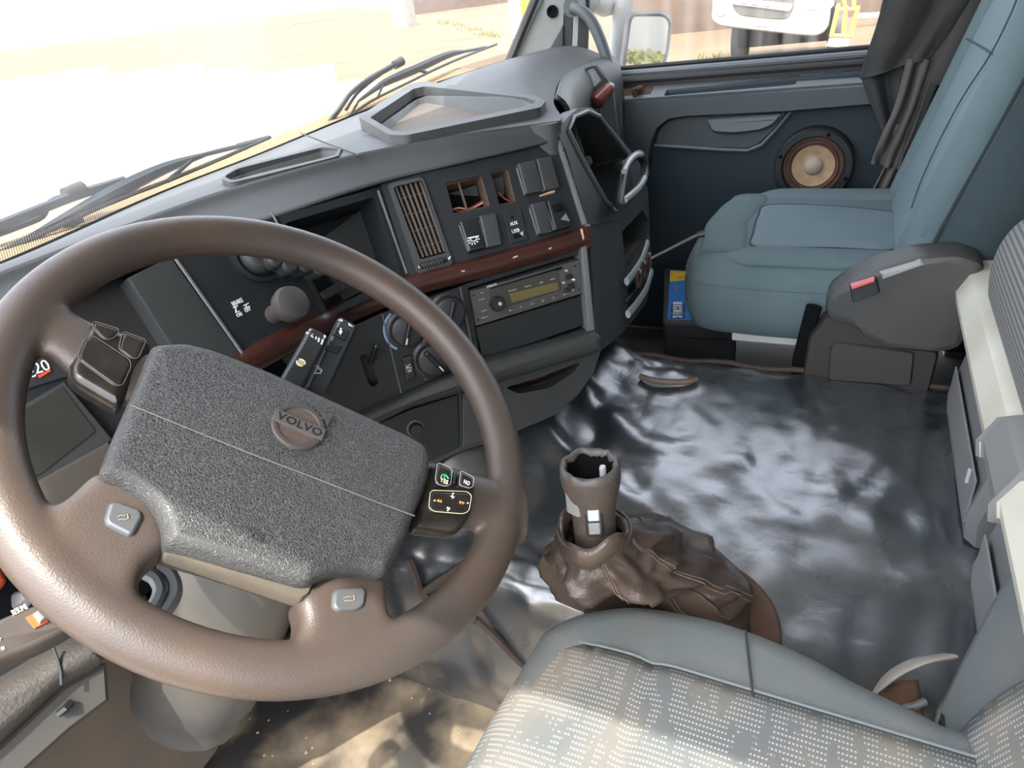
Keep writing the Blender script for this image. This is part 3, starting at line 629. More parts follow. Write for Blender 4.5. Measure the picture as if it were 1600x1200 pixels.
for (x, y), a0, a1, m_ in (((205, 545), 100, 200, GREYP),):
    u_, v_ = LFg.uv(x, y); b_ = B(); b_.tube([LFg.at(u_ + .028 * math.cos(math.radians(a)), v_ + .028 * math.sin(math.radians(a)), .0005) for a in range(a0, a1, 10)], .0008, 5); b_.done('gauge_arc', m_, dash)
b_ = B(); b_.slab(LF.uvs([(-60, 690), (96, 600), (172, 690), (60, 775), (-60, 840)], -.034), LF, -.034, -.02, .003); b_.done('display_bezel', DASH, dash)
b_ = B(); b_.slab(LF.uvs([(-50, 700), (25, 648), (97, 604), (150, 674), (66, 740), (-50, 800)], -.02), LF, -.021, -.0185, .001); b_.done('display_screen', mat('screen_dark', (.022, .025, .022), .3, (.04, .04, .035), 20, .5), dash)
b_ = B(); b_.slab(LF.uvs([(-60, 815), (70, 745), (170, 690), (175, 700), (175, 760), (-60, 900)], -.01), LF, -.06, -.008, .004); b_.done('column_shelf', mat('shelf_brown', (.05, .042, .034), .8), dash)

# ---- storage bin between the left panel and the vent
a_, c_ = LF.hit(435, 345), UP.hit(594, 298); d_ = UP.hit(639, 430); e_ = LF.hit(505, 490)
BN = PL((a_ + c_ + d_ + e_) / 4, (c_ - a_).cross(a_ - e_), c_ - a_)
if BN.n.y > 0: BN = PL(BN.o, -BN.n, c_ - a_)
bi = rc(BN.uvs([(444, 349), (586, 307), (626, 424), (512, 488)]), .006)
b_ = B(); b_.holed(BN.uvs([(434, 338), (598, 290), (645, 438), (506, 499)]), [bi], BN, .01, .07, 0); b_.done('storage_bin', DASHD, dash)
b_ = B(); b_.puff(BN.uvs([(515, 380), (530, 350), (586, 309), (624, 422), (560, 455)]), [(0, -.069), (.0, -.05), (.03, -.045)], BN); b_.done('bin_step', DASH, dash)
b_ = B(); b_.tube([BN.hit(591, 298, .002), BN.hit(636, 428, .002)], .002, 6); b_.done('bin_edge', DASHL, dash); b_ = B(); b_.tube([BN.hit(424, 331, .002), BN.hit(438, 357, .002)], .0018, 6); b_.done('bin_edge', DASHL, dash)
b_ = B(); b_.slab(rc(BN.uvs([(497, 458), (530, 440), (540, 452), (506, 470)]), .003), BN, -.002, .003); b_.done('small_button', BLK, dash)

# ---- vent
b_ = B(); b_.holed(UP.uvs([(594, 285), (674, 265), (719, 421), (642, 440)]), [rc(UP.uvs([(614, 294), (659, 283), (697, 396), (656, 407)]), .004)], UP, .02, .035); b_.done('vent_panel', DASHD, dash)
vent = B(); vent.holed(rc(UP.uvs([(604, 289), (660, 278), (708, 414), (652, 431)]), .008), [rc(UP.uvs([(614, 294), (659, 283), (697, 396), (656, 407)]), .004)], UP, .004, .006, .005, floor=False); vent = vent.done('air_vent', DASH, dash)
for k in range(6):
    t_ = (k + .5) / 6
    a, c = (614 + 45 * t_, 296 - 11 * t_), (657 + 40 * t_, 405 - 11 * t_)
    A0, A1 = UP.hit(*a, -.008), UP.hit(*c, -.008); b_ = B()
    w_ = UP.n * .008; x_ = UP.x * .0015
    b_.skin([b_.loop([A - x_ - w_, A + x_ - w_, A + x_ + w_, A - x_ + w_]) for A in (A0, A1)], True, True, True)
    b_.done('vent_slat', mat('slat_dusty', (.085, .067, .054), .6) if k == 0 else bpy.data.materials['slat_dusty'], vent)
for k in range(4):
    t_ = (k + .7) / 4.4
    b_ = B(); b_.tube([UP.hit(614 + 43 * t_, 294 + 112 * t_, -.005), UP.hit(659 + 38 * t_, 283 + 112 * t_, -.005)], .0011, 6); b_.done('vent_cross_bar', bpy.data.materials['slat_dusty'], vent)
b_ = B(); b_.dome(rc(UP.uvs([(652, 414), (694, 403), (699, 410), (657, 422)]), .003), UP, .004, .012, .003)
b_.done('vent_wheel_cover', DASHD, vent)
for k in range(8):
    x = 661 + k * 4; b_ = B(); b_.tube([UP.hit(x, 413 - k * 1.1, .0125), UP.hit(x + 2.2, 418 - k * 1.1, .0125)], .0009, 5); b_.done('thumbwheel_rib', DUSTY, vent)
b_ = B(); b_.slab(UP.uvs([(699, 405), (704, 401), (701, 408)]), UP, .005, .0062, .0001); u_, v_ = UP.uv(655, 418); b_.lathe([(.0022, .005), (.0022, .0065), (.0014, .0065), (.0014, .005)], UP, u_, v_, 12); b_.done('vent_marks', WHITE, vent)

# ---- switch panel
S1 = [(696, 287), (753, 273), (767, 322), (708, 334)]; S2 = [(766, 268), (794, 262), (807, 315), (779, 320)]
b_ = B(); b_.holed(UP.uvs([(674, 265), (868, 219), (915, 366), (719, 421)]), [rc(UP.uvs(S1), .003), rc(UP.uvs(S2), .003)], UP, .02, .05, floor=False); b_.done('switch_panel', DASHD, dash)
B().slab(UP.uvs([(690, 270), (812, 245), (826, 325), (706, 350)]), UP, -.056, -.052, .001).done('slot_shade_back', VOID, dash)  # near-black sheet added behind the empty slots to paint their shade
DUSTP = mat('slot_dusty_edge', (.09, .055, .034), .8)
for q in (S1, S2):
    b_ = B(); qo = [(x + dx, y + dy) for (x, y), (dx, dy) in zip(q, ((2, 1), (-2, 1), (-2, -2), (2, -2)))]
    b_.holed(rc(UP.uvs(q), .003), [rc(UP.uvs(qo), .002)], UP, .03, .03, -.004, floor=False); b_.done('empty_slot_frame', DUSTP, dash)
b_ = B(); a, c = (715, 281), (730, 330); b_.skin([b_.loop([UP.hit(x, y, h) + UP.x * s_ for s_, h in ((-.0018, -.03), (.0018, -.03), (.0018, -.008), (-.0018, -.008))]) for x, y in (a, c)], True, True, True); b_.done('slot_divider', DUSTP, dash)
WR = mat('wire_red', (.35, .04, .03), .5)
for m_, pp in ((WR, ((704, 326), (720, 330), (740, 322), (757, 312))), (CHIP, ((704, 329), (716, 325), (736, 326), (756, 316))), (WR, ((778, 300), (788, 310), (800, 316)))):
    b_ = B(); b_.tube(cr([UP.hit(x, y, -.03) for x, y in pp], 5, False), .0013, 6); b_.done('loose_wire', m_, dash)
def rocker(name, q, kind, pad=.0035, up=.012):
    """a rocker switch cap in its well"""
    b_ = B(); uv = rc(UP.uvs(q), .003); b_.puff(uv, [(0, -.01), (0, up - .004), (.0012, up - .001), (pad, up)], UP); sw = b_.done(name, BLK if kind != 'blank' else mat_blank, dash)
    (x0, y0), (x1, y1), (x2, y2), (x3, y3) = q
    b_ = B(); b_.tube([UP.hit(x0 + 2.5, y0 + 4, up - .003), UP.hit(x3 + 2, y3 - 4, up - .003)], .0012, 6); b_.done('switch_edge', DASHL, sw); return sw
mat_blank = mat('switch_blank', (.036, .039, .041), .5)
rocker('switch_blank', [(805, 259), (834, 253), (847, 302), (818, 308)], 'blank'); rocker('switch_blank', [(834, 252), (859, 248), (872, 297), (846, 303)], 'blank')
lamp_sw = rocker('lamp_switch', [(715, 348), (745, 341), (759, 390), (730, 397)], 'lamp')
rocker('switch_blank', [(746, 340), (773, 335), (783, 385), (757, 391)], 'blank'); rocker('switch_blank', [(825, 322), (850, 317), (861, 366), (838, 370)], 'blank')
sw2 = rocker('rocker_switch', [(850, 316), (876, 312), (889, 357), (863, 364)], 'rocker')
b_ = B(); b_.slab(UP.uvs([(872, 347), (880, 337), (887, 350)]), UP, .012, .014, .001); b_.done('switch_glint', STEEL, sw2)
b_ = B(); b_.slab(rc(UP.uvs([(858, 324), (874, 320), (879, 333), (862, 336)]), .003), UP, .011, .014, .002); b_.done('switch_lever', VOID, sw2)
UPs = UP.off(.0122); b_ = B(); cx_, cy_ = 740.5, 375
def up_px(pts, h=0): b_.slab(UPs.uvs(pts), UPs, 0, .0008, .0001)
up_px([(730.5, 371.5), (748, 368), (748.3, 370), (731, 373.5)])
b_.tube([UPs.hit(*p, .0005) for p in ((735, 373), (737, 376.5), (741, 377), (744, 375), (745, 371))], .0007, 5)
for a in range(6):
    an = math.radians(10 + a * 32); ca, sa = math.cos(an), math.sin(an); x, y = 740 - ca * 1.0, 373
    b_.tube([UPs.hit(740 + 6 * ca, 373.5 + 6 * sa - 1.2 * ca, .0005), UPs.hit(740 + 9.5 * ca, 373.5 + 9 * sa - 1.6 * ca, .0005)], .0009, 5)
b_.done('lamp_symbol', WHITE, lamp_sw)
aux = B(); aux.slab(rc(UP.uvs([(785, 331), (813, 324), (825, 375), (797, 382)]), .003), UP, -.004, .0025, .001); aux = aux.done('socket_plate', DASHD, dash)
b_ = B(); b_.text('AUX', UP, (797, 350.5), (808.5, 347.5), .0026, .0055); b_.text('USB', UP, (800, 362), (811.5, 359), .0026, .0055); b_.done('socket_lettering', WHITE, aux)
b_ = B(); b_.lathe([(.0025, .002), (.0025, .0032), (.0012, .0032), (.0012, .002)], UP, *UP.uv(800, 340), 14); b_.done('jack_hole', VOID, aux)
b_ = B(); b_.slab(UP.uvs([(801, 368), (815, 364), (817, 370), (803, 374)]), UP, .002, .0032, .0005); b_.done('usb_port', VOID, aux)
b_ = B(); b_.slab(UP.uvs([(811, 366), (816, 362), (816.5, 370)]), UP, .003, .0045, .0003); b_.done('usb_flap', LGREY, aux)
for q in ([(816, 257), (838, 252), (838, 255), (818, 259)], [(842, 306), (858, 300), (867, 298), (866, 302), (844, 308)]):
    b_ = B(); b_.dome(rc(UP.uvs(q), .001), UP, 0, .006, .002); b_.done('chipped_edge', CHIP, dash)
b_ = B(); b_.slab(UP.uvs([(868, 222), (875, 220), (920, 363), (913, 366)]), UP, -.02, .006, .002); b_.done('edge_trim', DASHL, dash); b_ = B(); b_.slab(LO.uvs([(908, 384), (917, 380), (930, 516), (919, 518)], .012), LO, -.02, .012, .002); b_.done('edge_trim', DASHL, dash)

# ---- wood strip that follows the bend
wl = [V((.44, .648, -.345)), LF.hit(415, 553, .004), LF.hit(440, 540, .004), LF.hit(500, 508, .004), LO.hit(560, 482, .006), LO.hit(640, 449, .006), LO.hit(700, 432, .006), LO.hit(760, 417, .006), LO.hit(840, 394, .006), LO.hit(916, 371, .006)]
wl = cr(wl, 5, False); b_ = B(); R = []
for i, p in enumerate(wl):
    a = wl[max(i - 1, 0)]; c = wl[min(i + 1, len(wl) - 1)]; t_ = (c - a).normalized(); o = V((t_.y, -t_.x, 0)).normalized() * 1
    if o.y > 0: o = -o
    R.append(b_.loop([p + o * dx + V((0, 0, dz)) for dx, dz in ((-.012, .014), (.004, .014), (.009, .009), (.011, 0), (.009, -.009), (.004, -.014), (-.012, -.014))]))
b_.skin(R, True, True, True); wood = b_.done('wood_strip', WOOD, dash)
b_ = B(); b_.puff(rc(LO.uvs([(907, 352), (917, 350), (923, 386), (912, 388)]), .002), [(0, -.01), (0, .012), (.002, .015)], LO); b_.done('wood_end', WOOD, dash)
for q in ([(907, 358), (910, 357), (913, 372), (911, 375)], [(801, 402), (809, 399), (809, 401), (802, 404)], [(720, 423), (726, 422), (727, 424), (722, 425)], [(857, 388), (862, 386), (861, 389), (858, 390)]):
    b_ = B(); b_.slab(LO.uvs(q, .017), LO, .0155, .0175, .0003); b_.done('chipped_spot', CHIP, dash)

# ---- lower panels: slot, climate, radio
b_ = B(); b_.holed(LO.uvs([(440, 560), (597, 489), (627, 615), (590, 650), (520, 660)]), [rc(LO.uvs([(561, 556), (572, 552), (592, 598), (584, 606), (576, 600)]), .004)], LO, .02, .02); b_.done('slot_panel', DASHD, dash)
b_ = B(); b_.tube([LO.hit(578, 568, 0), LO.hit(588, 541, .02)], .0045, 8); b_.done('slot_lever', BLK, dash)
b_ = B(); b_.text('C', LO, (586, 543), (590, 541), .022, .005); b_.done('slot_mark', LGREY, dash)
cl = B(); cl.slab(LO.uvs([(597, 489), (719, 447), (742, 562), (627, 615)]), LO, -.02, .002); cl = cl.done('climate_panel', DASHD, dash)
b_ = B(); b_.tube([LO.hit(597, 490, .003), LO.hit(627, 614, .003)], .0012, 6); b_.done('panel_seam', DASHL, cl); b_ = B(); b_.tube([LO.hit(719, 448, .003), LO.hit(742, 561, .003)], .0012, 6); b_.done('panel_seam', DASHL, cl)
KNB = mat('climate_knob', (.03, .031, .033), .38)
for (x, y), rr, an in (((634, 514), .024, -25), ((700, 487), .024, -25), ((674, 560), .024, 30)):
    u_, v_ = LO.uv(x, y); kb = B(); kb.lathe([(rr * 1.25, .001), (rr * 1.25, .003), (rr * 1.05, .005), (rr, .008), (rr * .93, .016), (rr * .8, .018), (0, .018)], LO, u_, v_, 36)
    kb = kb.done('climate_knob', KNB, cl); ca, sa = math.cos(math.radians(an)), math.sin(math.radians(an))
    b_ = B(); q = [(u_ + a * ca - c * sa, v_ + a * sa + c * ca) for a, c in ((-.004, -rr * .85), (.004, -rr * .85), (.004, rr * .85), (-.004, rr * .85))]
    b_.dome(rc(q, .002), LO, .016, .026, .003); b_.done('knob_grip', BLK, kb)
    b_ = B(); q = [(u_ + a * ca - c * sa, v_ + a * sa + c * ca) for a, c in ((-.001, -rr * .8), (.001, -rr * .8), (.001, -rr * .4), (-.001, -rr * .4))]; b_.slab(q, LO, .026, .0268, .0002); b_.done('knob_pointer', WHITE, kb)
u_, v_ = LO.uv(634, 514)
b_ = B(); b_.tube([LO.at(u_ + .0325 * math.cos(math.radians(a)), v_ + .0325 * math.sin(math.radians(a)), .003) for a in range(120, 235, 8)], .0016, 6, flat=.4, hint=LO.n); b_.done('cold_arc', BLUEP, cl)
b_ = B(); b_.tube([LO.at(u_ + .0325 * math.cos(math.radians(a)), v_ + .0325 * math.sin(math.radians(a)), .003) for a in range(-50, 60, 8)], .0016, 6, flat=.4, hint=LO.n); b_.done('warm_arc', RED, cl)
ac = B(); ac.slab(rc(LO.uvs([(627, 558), (642, 553), (648, 588), (633, 595)]), .003), LO, 0, .008, .002); ac = ac.done('ac_button', BLK, cl)
b_ = B(); b_.text('AC', LO, (634, 574.5), (642.5, 571.5), .0082, .0065); b_.text('ON', LO, (637, 580.5), (642.5, 578.5), .0082, .004); b_.done('ac_lettering', WHITE, ac)
b_ = B(); b_.tube([LO.hit(x, y, .003) for x, y in ((684, 471), (687, 473), (691, 469))], .0008, 5)
for x, y in ((704, 474), (713, 488), (712, 505)): b_.lathe([(.0012, .002), (.0012, .0034)], LO, *LO.uv(x, y), 8)
b_.tube([LO.hit(x, y, .003) for x, y in ((675, 580), (681, 578), (683, 584), (677, 586))], .0009, 5, closed=True); b_.tube([LO.hit(676, 586, .003), LO.hit(682, 578, .003)], .0008, 5)
for a in range(0, 360, 40): b_.lathe([(.001, .002), (.001, .0034)], LO, LO.uv(674, 560)[0] + .033 * math.cos(math.radians(a)), LO.uv(674, 560)[1] + .033 * math.sin(math.radians(a)), 6)
b_.done('climate_marks', LGREY, cl)
b_ = B(); b_.holed(LO.uvs([(719, 447), (914, 379), (926, 513), (744, 575)]), [rc(LO.uvs([(730, 450), (906, 396), (917, 512), (752, 568)]), .004)], LO, .02, .03); b_.done('radio_surround', DASHD, dash)
b_ = B(); b_.puff(rc(LO.uvs([(741, 511), (911, 460), (917, 510), (754, 566)]), .004), [(0, -.03), (0, -.008), (.003, -.004)], LO); b_.done('radio_lower_cover', BLK, dash)
# lip, skirt with pocket, knee panels
b_ = B(); b_.puff(LO.uvs([(500, 672), (600, 626), (627, 615), (744, 564), (922, 514), (934, 524), (934, 546), (746, 603), (640, 633), (540, 682)]), [(0, -.03), (0, .012), (.004, .02), (.012, .024)], LO); b_.done('dash_lip', DASH, dash)
b_ = B(); b_.holed(LO.uvs([(540, 676), (640, 632), (745, 593), (930, 541), (942, 545), (930, 582), (906, 617), (870, 649), (780, 688), (722, 706), (640, 745), (560, 760)]),
    [rc(LO.uvs([(790, 607), (850, 589), (910, 566), (900, 582), (862, 607), (812, 617)]), .008)], LO, .05, .05, -.005); b_.done('dash_skirt', DASH, dash)
b_ = B(); b_.slab(rc(LO.uvs([(795, 608), (850, 591), (905, 569), (896, 582), (860, 604), (815, 614)], -.05), .006), LO, -.05, -.034, .001); b_.done('pocket_floor', mat('pocket_wood', (.07, .022, .017), .45), dash)
b_ = B(); b_.slab(rc(LO.uvs([(575, 668), (640, 640), (716, 616), (718, 698), (640, 735), (580, 745)]), .004), LO, -.004, .002, .002); b_.done('knee_panel', DASHD, dash)
b_ = B(); b_.slab(rc(LO.uvs([(722, 614), (775, 598), (795, 672), (722, 700)]), .004), LO, -.004, .003, .002); b_.done('knee_panel', DASH, dash)
b_ = B(); b_.lathe([(.011, 0), (.011, .012), (.009, .016), (0, .016)], LO, *LO.uv(648, 668), 20); b_.done('knee_knob', BLK, dash)
b_ = B(); b_.lathe([(.014, 0), (.014, .006), (.011, .006)], LO, *LO.uv(648, 668), 20); b_.done('knob_collar', DUSTY, dash)

# ---- right end of the console: cubby, grab handle, shelves
cub = [(890, 202), (898, 185), (918, 176), (936, 184), (958, 213), (980, 246), (971, 266), (966, 300), (962, 325), (950, 313), (930, 280), (908, 240)]
sh1 = [(972, 362), (1004, 328), (1013, 345), (1013, 378), (1003, 402), (979, 436)]
sh2 = [(981, 452), (1012, 410), (1016, 424), (982, 488)]
eo = [(871, 205), (888, 182), (904, 168), (925, 168), (952, 196), (986, 236), (1004, 262), (1013, 300), (1016, 380), (1020, 430), (1009, 475), (986, 505), (962, 530), (937, 549), (929, 470), (922, 372), (905, 310), (886, 240)]
b_ = B(); b_.holed(rc(EF.uvs(eo), .01), [rc(EF.uvs(cub), .015), EF.uvs(sh1), EF.uvs(sh2)], EF, .03, .14, 0); b_.done('console_end', DASH, dash)
b_ = B(); b_.tube([EF.hit(x, y, .002) for x, y in ((962, 327), (948, 315), (928, 281), (906, 241), (888, 203), (897, 183), (918, 174), (937, 182), (960, 212), (984, 246))], .004, 8); b_.done('cubby_edge', DASHL, dash)
b_ = B(); b_.grid([[EF.hit(x, y, -h_) for x, y in ((918, 262), (940, 298), (960, 326), (968, 300))] for h_ in (.006, .05, .1, .138)]); b_.done('cubby_floor', mat('cubby_floor_brown', (.06, .032, .022), .7), dash, solid=.002)
b_ = B(); b_.tube([EF.hit(902, 212, -.06), EF.hit(911, 240, -.06)], .004, 6); b_.dome(ell(*EF.uv(917, 252, -.06), .014, .014), EF, -.08, -.05, .008); b_.done('cubby_clip', DASHL, dash)
PW = mat('lit_shelf_edge', (.34, .385, .395), .4)  # light caught on shelf and handle edges, put into a pale colour
for pp in (((979, 440), (990, 426), (1003, 405), (1012, 379)), ((981, 491), (995, 474), (1010, 450), (1018, 424))):
    b_ = B(); b_.tube(cr([EF.hit(x, y, .012) for x, y in pp], 5, False), .008, 10, flat=.6, hint=EF.n); b_.done('shelf_edge', PW, dash)
b_ = B(); b_.tube(cr([EF.hit(x, y, .004) for x, y in ((979, 470), (994, 452), (1006, 432))], 4, False), .003, 8); b_.done('shelf_rib', DASHD, dash)
b_ = B(); b_.slab(EF.uvs([(976, 432), (1003, 400), (1012, 376), (1008, 366), (976, 404)], -.02), EF, -.13, -.02, .002); b_.done('shelf_floor', mat('shelf_floor_brown', (.05, .036, .03), .7), dash)
hp = [EF.hit(x, y, .03) for x, y in ((966, 322), (970, 296), (974, 272), (981, 255), (992, 244), (1001, 242), (1007, 258), (1007, 277), (1000, 291), (986, 304), (972, 318))]
b_ = B(); b_.tube(cr(hp, 4, True), .009, 10, closed=True); gh = b_.done('grab_handle', DASHD, dash)
b_ = B(); b_.tube(cr([EF.hit(x, y, .037) for x, y in ((975, 268), (982, 254), (993, 243), (1002, 242))], 4, False), .0055, 8); b_.tube(cr([EF.hit(x, y, .037) for x, y in ((1007, 278), (999, 292), (985, 305), (975, 313))], 4, False), .0065, 8); b_.done('handle_edge', PW, gh)
b_ = B(); b_.tube([EF.hit(962, 262, -.02), EF.hit(978, 256, .03)], .009, 8); b_.tube([EF.hit(955, 325, -.01), EF.hit(966, 322, .03)], .009, 8); b_.done('handle_foot', DASHL, gh)
b_ = B(); b_.tube([EF.hit(880, 232, .002), EF.hit(906, 312, .002), EF.hit(918, 356, .002)], .0012, 6); b_.tube([EF.hit(916, 352, .002), EF.hit(962, 345, .002)], .001, 6); b_.done('console_seam', SEAMD, dash)

# ---- passenger side: front face, vent, wood piece
pf = cs[8:]
b_ = B(); rr = [pf, [V(p) + V((0, -.02, -.02)) for p in pf], [V(p) + V((0, -.03, -.08)) for p in pf], [V(p) + V((0, -.02, -.2)) for p in pf], [V(p) + V((0, .1, -.45)) for p in pf]]
b_.grid(smooth_rows(rr, 6, 3)); b_.done('passenger_fascia', DASH, dash, solid=.01)
PV = PL((1.85, .55, -.205), (-.62, -.77, .12), (.77, -.62, 0))
b_ = B(); b_.holed(rc(PV.uvs([(904, 111), (930, 101), (946, 128), (924, 149)]), .012), [rc(PV.uvs([(910, 112), (928, 105), (941, 126), (925, 142)]), .006)], PV, .05, .03, .0, floor=False); sv = b_.done('side_vent', DTOP, dash)
B().slab(rc(PV.uvs([(910, 112), (928, 105), (941, 126), (925, 142)]), .006), PV, -.03, -.02, .001).done('vent_back', VOID, sv)
for k in range(5):
    t_ = (k + .5) / 5; b_ = B(); b_.tube([PV.hit(911 + 14 * t_, 113 + 27 * t_, -.004), PV.hit(928 + 12 * t_, 106 + 19 * t_, -.004)], .0045, 6, flat=.4, hint=PV.n); b_.done('vent_slat', LGREY, sv)
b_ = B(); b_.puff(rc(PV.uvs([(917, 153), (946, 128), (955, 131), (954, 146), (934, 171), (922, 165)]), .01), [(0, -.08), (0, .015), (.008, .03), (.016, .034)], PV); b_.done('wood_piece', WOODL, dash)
b_ = B(); b_.puff(PV.uvs([(905, 112), (925, 150), (935, 170), (945, 215), (975, 215), (965, 130), (940, 100)]), [(0, -.2), (0, -.02), (.01, -.012)], PV); b_.done('fascia_end', DTOP, dash)

# ---- radio (a unit of its own in the slot)
rad_ = thing('car_radio', 'grey car radio with olive display and round knob below the wood strip', 'radio', LO.hit(820, 460))
RB = mat('radio_face', (.062, .062, .06), .45)
b_ = B(); b_.puff(rc(LO.uvs([(733, 454), (904, 404), (911, 458), (742, 510)]), .004), [(0, -.03), (0, .001), (.0015, .004)], LO); b_.done('faceplate', RB, rad_)
b_ = B(); b_.slab(rc(LO.uvs([(760, 452), (868, 421), (876, 452), (768, 486)]), .004), LO, .003, .006, .001); b_.done('display_frame', mat('radio_dark', (.045, .042, .035), .35), rad_)
b_ = B(); b_.slab(LO.uvs([(794, 458), (868, 440), (871, 452), (798, 472)]), LO, .005, .0068, .0005); b_.done('display', mat('olive_display', (.115, .1, .035), .35), rad_)
b_ = B(); b_.slab(LO.uvs([(764, 450), (876, 416), (877, 420), (765, 454)]), LO, .003, .0055, .0006); b_.done('tape_slot', VOID, rad_)
kb = B(); kb.lathe([(.0115, .004), (.0115, .014), (.0095, .018), (0, .018)], LO, *LO.uv(774, 473), 28); kb = kb.done('volume_knob', BLK, rad_)
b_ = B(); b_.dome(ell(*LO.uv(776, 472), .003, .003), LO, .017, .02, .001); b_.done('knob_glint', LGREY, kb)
b_ = B(); b_.text('VOLVO', LO, (760, 448.5), (776.5, 443.5), .0042, .0034)
b_.done('radio_name', WHITE, rad_)
b_ = B()
for s_, p, q, z_ in (('FM', (751, 458), (755, 457), .002), ('DISP', (748, 469), (757, 466.5), .0018), ('MUTE', (752, 487), (760, 484.5), .0018), ('MENU', (752, 497.5), (761, 494.5), .0022), ('Bluetooth', (795, 455), (807, 451.5), .0024), ('MP3', (820, 448.5), (830, 446), .002), ('USB', (843, 442), (848, 440.5), .002), ('RADIO', (860, 437), (867, 435), .0016), ('SOUND', (889, 455.5), (897, 453), .0018)):
    b_.text(s_, LO, p, q, .0064 if 790 < p[0] < 880 else .0043, z_)
b_.done('radio_lettering', LGREY, rad_)
for k in range(6):
    x = 790 + k * 17; y = 485.5 - k * 5
    b_ = B(); b_.slab(rc(LO.uvs([(x, y - 2), (x + 13, y - 6), (x + 14, y), (x + 1, y + 4)]), .0015), LO, .003, .0062, .0008); pb = b_.done('preset_button', RB, rad_)
    b_ = B(); b_.text(str(k + 1), LO, (x + 6, y - .5), (x + 8, y - 1), .0064, .003); b_.done('preset_digit', LGREY, pb)
for x, y, m_ in ((882, 422, LGREY), (886, 432, BLK), (878, 441, LGREY), (893, 436, WHITE), (884, 452, BLK), (890, 446, BLK)):
    b_ = B(); b_.dome(rc(LO.uvs([(x - 5, y - 2), (x + 5, y - 5), (x + 6, y + 2), (x - 4, y + 5)] if m_ is BLK else [(x - 2, y - 1), (x + 2, y - 2), (x + 3, y + 2), (x - 1, y + 2)]), .001), LO, .003, .009 if m_ is BLK else .0105, .0015); b_.done('radio_key', m_, rad_)
for x, y in ((739, 461), (746, 499), (897, 415), (903, 452)):
    b_ = B(); b_.lathe([(.0014, .003), (.0014, .0045)], LO, *LO.uv(x, y), 10); b_.done('radio_screw', VOID, rad_)

# ---- small things at the console end
for k, (x, y) in enumerate(((1014, 398), (1006, 410), (999, 424))):
    ck = thing('metal_clip', ['rusty metal clip on the console shelf, farthest of three', 'rusty metal clip on the console shelf, middle of three', 'rusty metal clip on the console shelf, nearest of three'][k], 'clip', EF.hit(x, y + 20, .02), 'rusty clips on the shelf')
    b_ = B(); pp = [EF.hit(x + dx, y + dy, .018) for dx, dy in ((0, 0), (2, 8), (1, 18), (-2, 24), (-4, 14), (-3, 4))]; b_.tube(cr(pp, 3, True), .0035, 6, closed=True); b_.done('clip_loop', RUST, ck)
    b_ = B(); b_.ico(pp[0], .005, 2); b_.done('clip_head', LGREY, ck)
rod = thing('thin_rod', 'thin dark rod sticking out from the console towards the passenger seat', 'rod', onx(1020, 402, 1.31))
b_ = B(); p0, p1 = onx(1016, 404, 1.31), onx(1090, 367, 1.36); b_.tube([p0, p1], .0035, 8); b_.done('rod_shaft', mat('rod_grey', (.12, .12, .12), .4, metal=.5), rod)
b_ = B(); b_.tube([p1, onx(1100, 365, 1.365)], [.007, .008], 8); b_.done('rod_tip', BLK, rod)
# ================================================================== STEERING WHEEL
WC = V((.363, .422, -.299))
W = PL(WC, (0, -.668, .744), (1, 0, 0))
sw = thing('steering_wheel', 'large worn brown four-spoke steering wheel with grained black airbag pad', 'steering wheel', WC)
b_ = B(); RR = .2172
b_.tube([W.at(RR * math.cos(2 * math.pi * i / 96), RR * math.sin(2 * math.pi * i / 96)) for i in range(96)], .0205, 20, closed=True, flat=.92, hint=W.n)
b_.tube([W.hit(40, 492), W.hit(95, 521, .002), W.hit(152, 560, .004), W.hit(230, 604, .0)], [.024, .022, .026, .027], 16, flat=.5, hint=W.n)
b_.tube([W.hit(815, 800), W.hit(770, 790), W.hit(720, 780, .002), W.hit(640, 760)], [.036, .03, .031, .033], 16, flat=.5, hint=W.n)
ll = [(70, 800), (112, 772), (150, 733), (195, 742), (238, 775), (260, 812), (266, 856), (240, 872), (224, 890), (216, 912), (222, 940), (250, 975), (170, 980), (60, 900)]
lr = [(462, 940), (480, 915), (530, 890), (602, 897), (608, 925), (606, 955), (622, 978), (690, 960), (700, 990), (600, 1060), (400, 1070), (425, 1020), (462, 1000), (472, 975), (470, 955)]
for q in (ll, lr): b_.puff(rc(W.uvs(q, .01), .008), [(.006, -.026), (0, -.018), (0, .008), (.004, .014), (.01, .016)], W)
b_.puff(rc(W.uvs([(262, 560), (650, 700), (590, 890), (470, 912), (262, 840), (170, 730)]), .02), [(0, -.05), (0, .0)], W)
body = b_.done('wheel_rim', RIM, sw, sharp=0)
md = body.modifiers.new('r', 'REMESH'); md.mode = 'VOXEL'; md.voxel_size = .003
md = body.modifiers.new('s', 'SMOOTH'); md.factor = .6; md.iterations = 10
apply_mods(body); body.data.polygons.foreach_set('use_smooth', [True] * len(body.data.polygons))
# airbag pad
po = [(241, 534), (290, 531), (335, 542), (420, 575), (540, 630), (640, 676), (668, 692), (677, 712), (672, 745), (640, 833), (606, 898), (565, 888), (527, 890), (502, 899), (488, 908), (474, 909), (264, 848), (259, 838), (256, 812), (240, 784), (215, 761), (190, 747), (154, 736), (172, 688), (215, 590), (234, 541)]
pad = B(); pad.puff(rc(W.uvs(po, .03), .006), [(0, -.01), (0, .018), (.001, .0245), (.0035, .029), (.007, .0312), (.011, .032)], W); pad = pad.done('airbag_pad', PAD, sw, sharp=60)
b_ = B(); b_.puff(rc(W.uvs([(258, 838), (264, 842), (474, 904), (494, 902), (482, 932), (470, 940), (258, 868), (255, 858)], .012), .002), [(0, .0), (0, .012), (.002, .016)], W); b_.done('pad_lower_edge', mat('pad_dust', (.11, .088, .058), .8, (.07, .062, .05), 40, .5), sw)
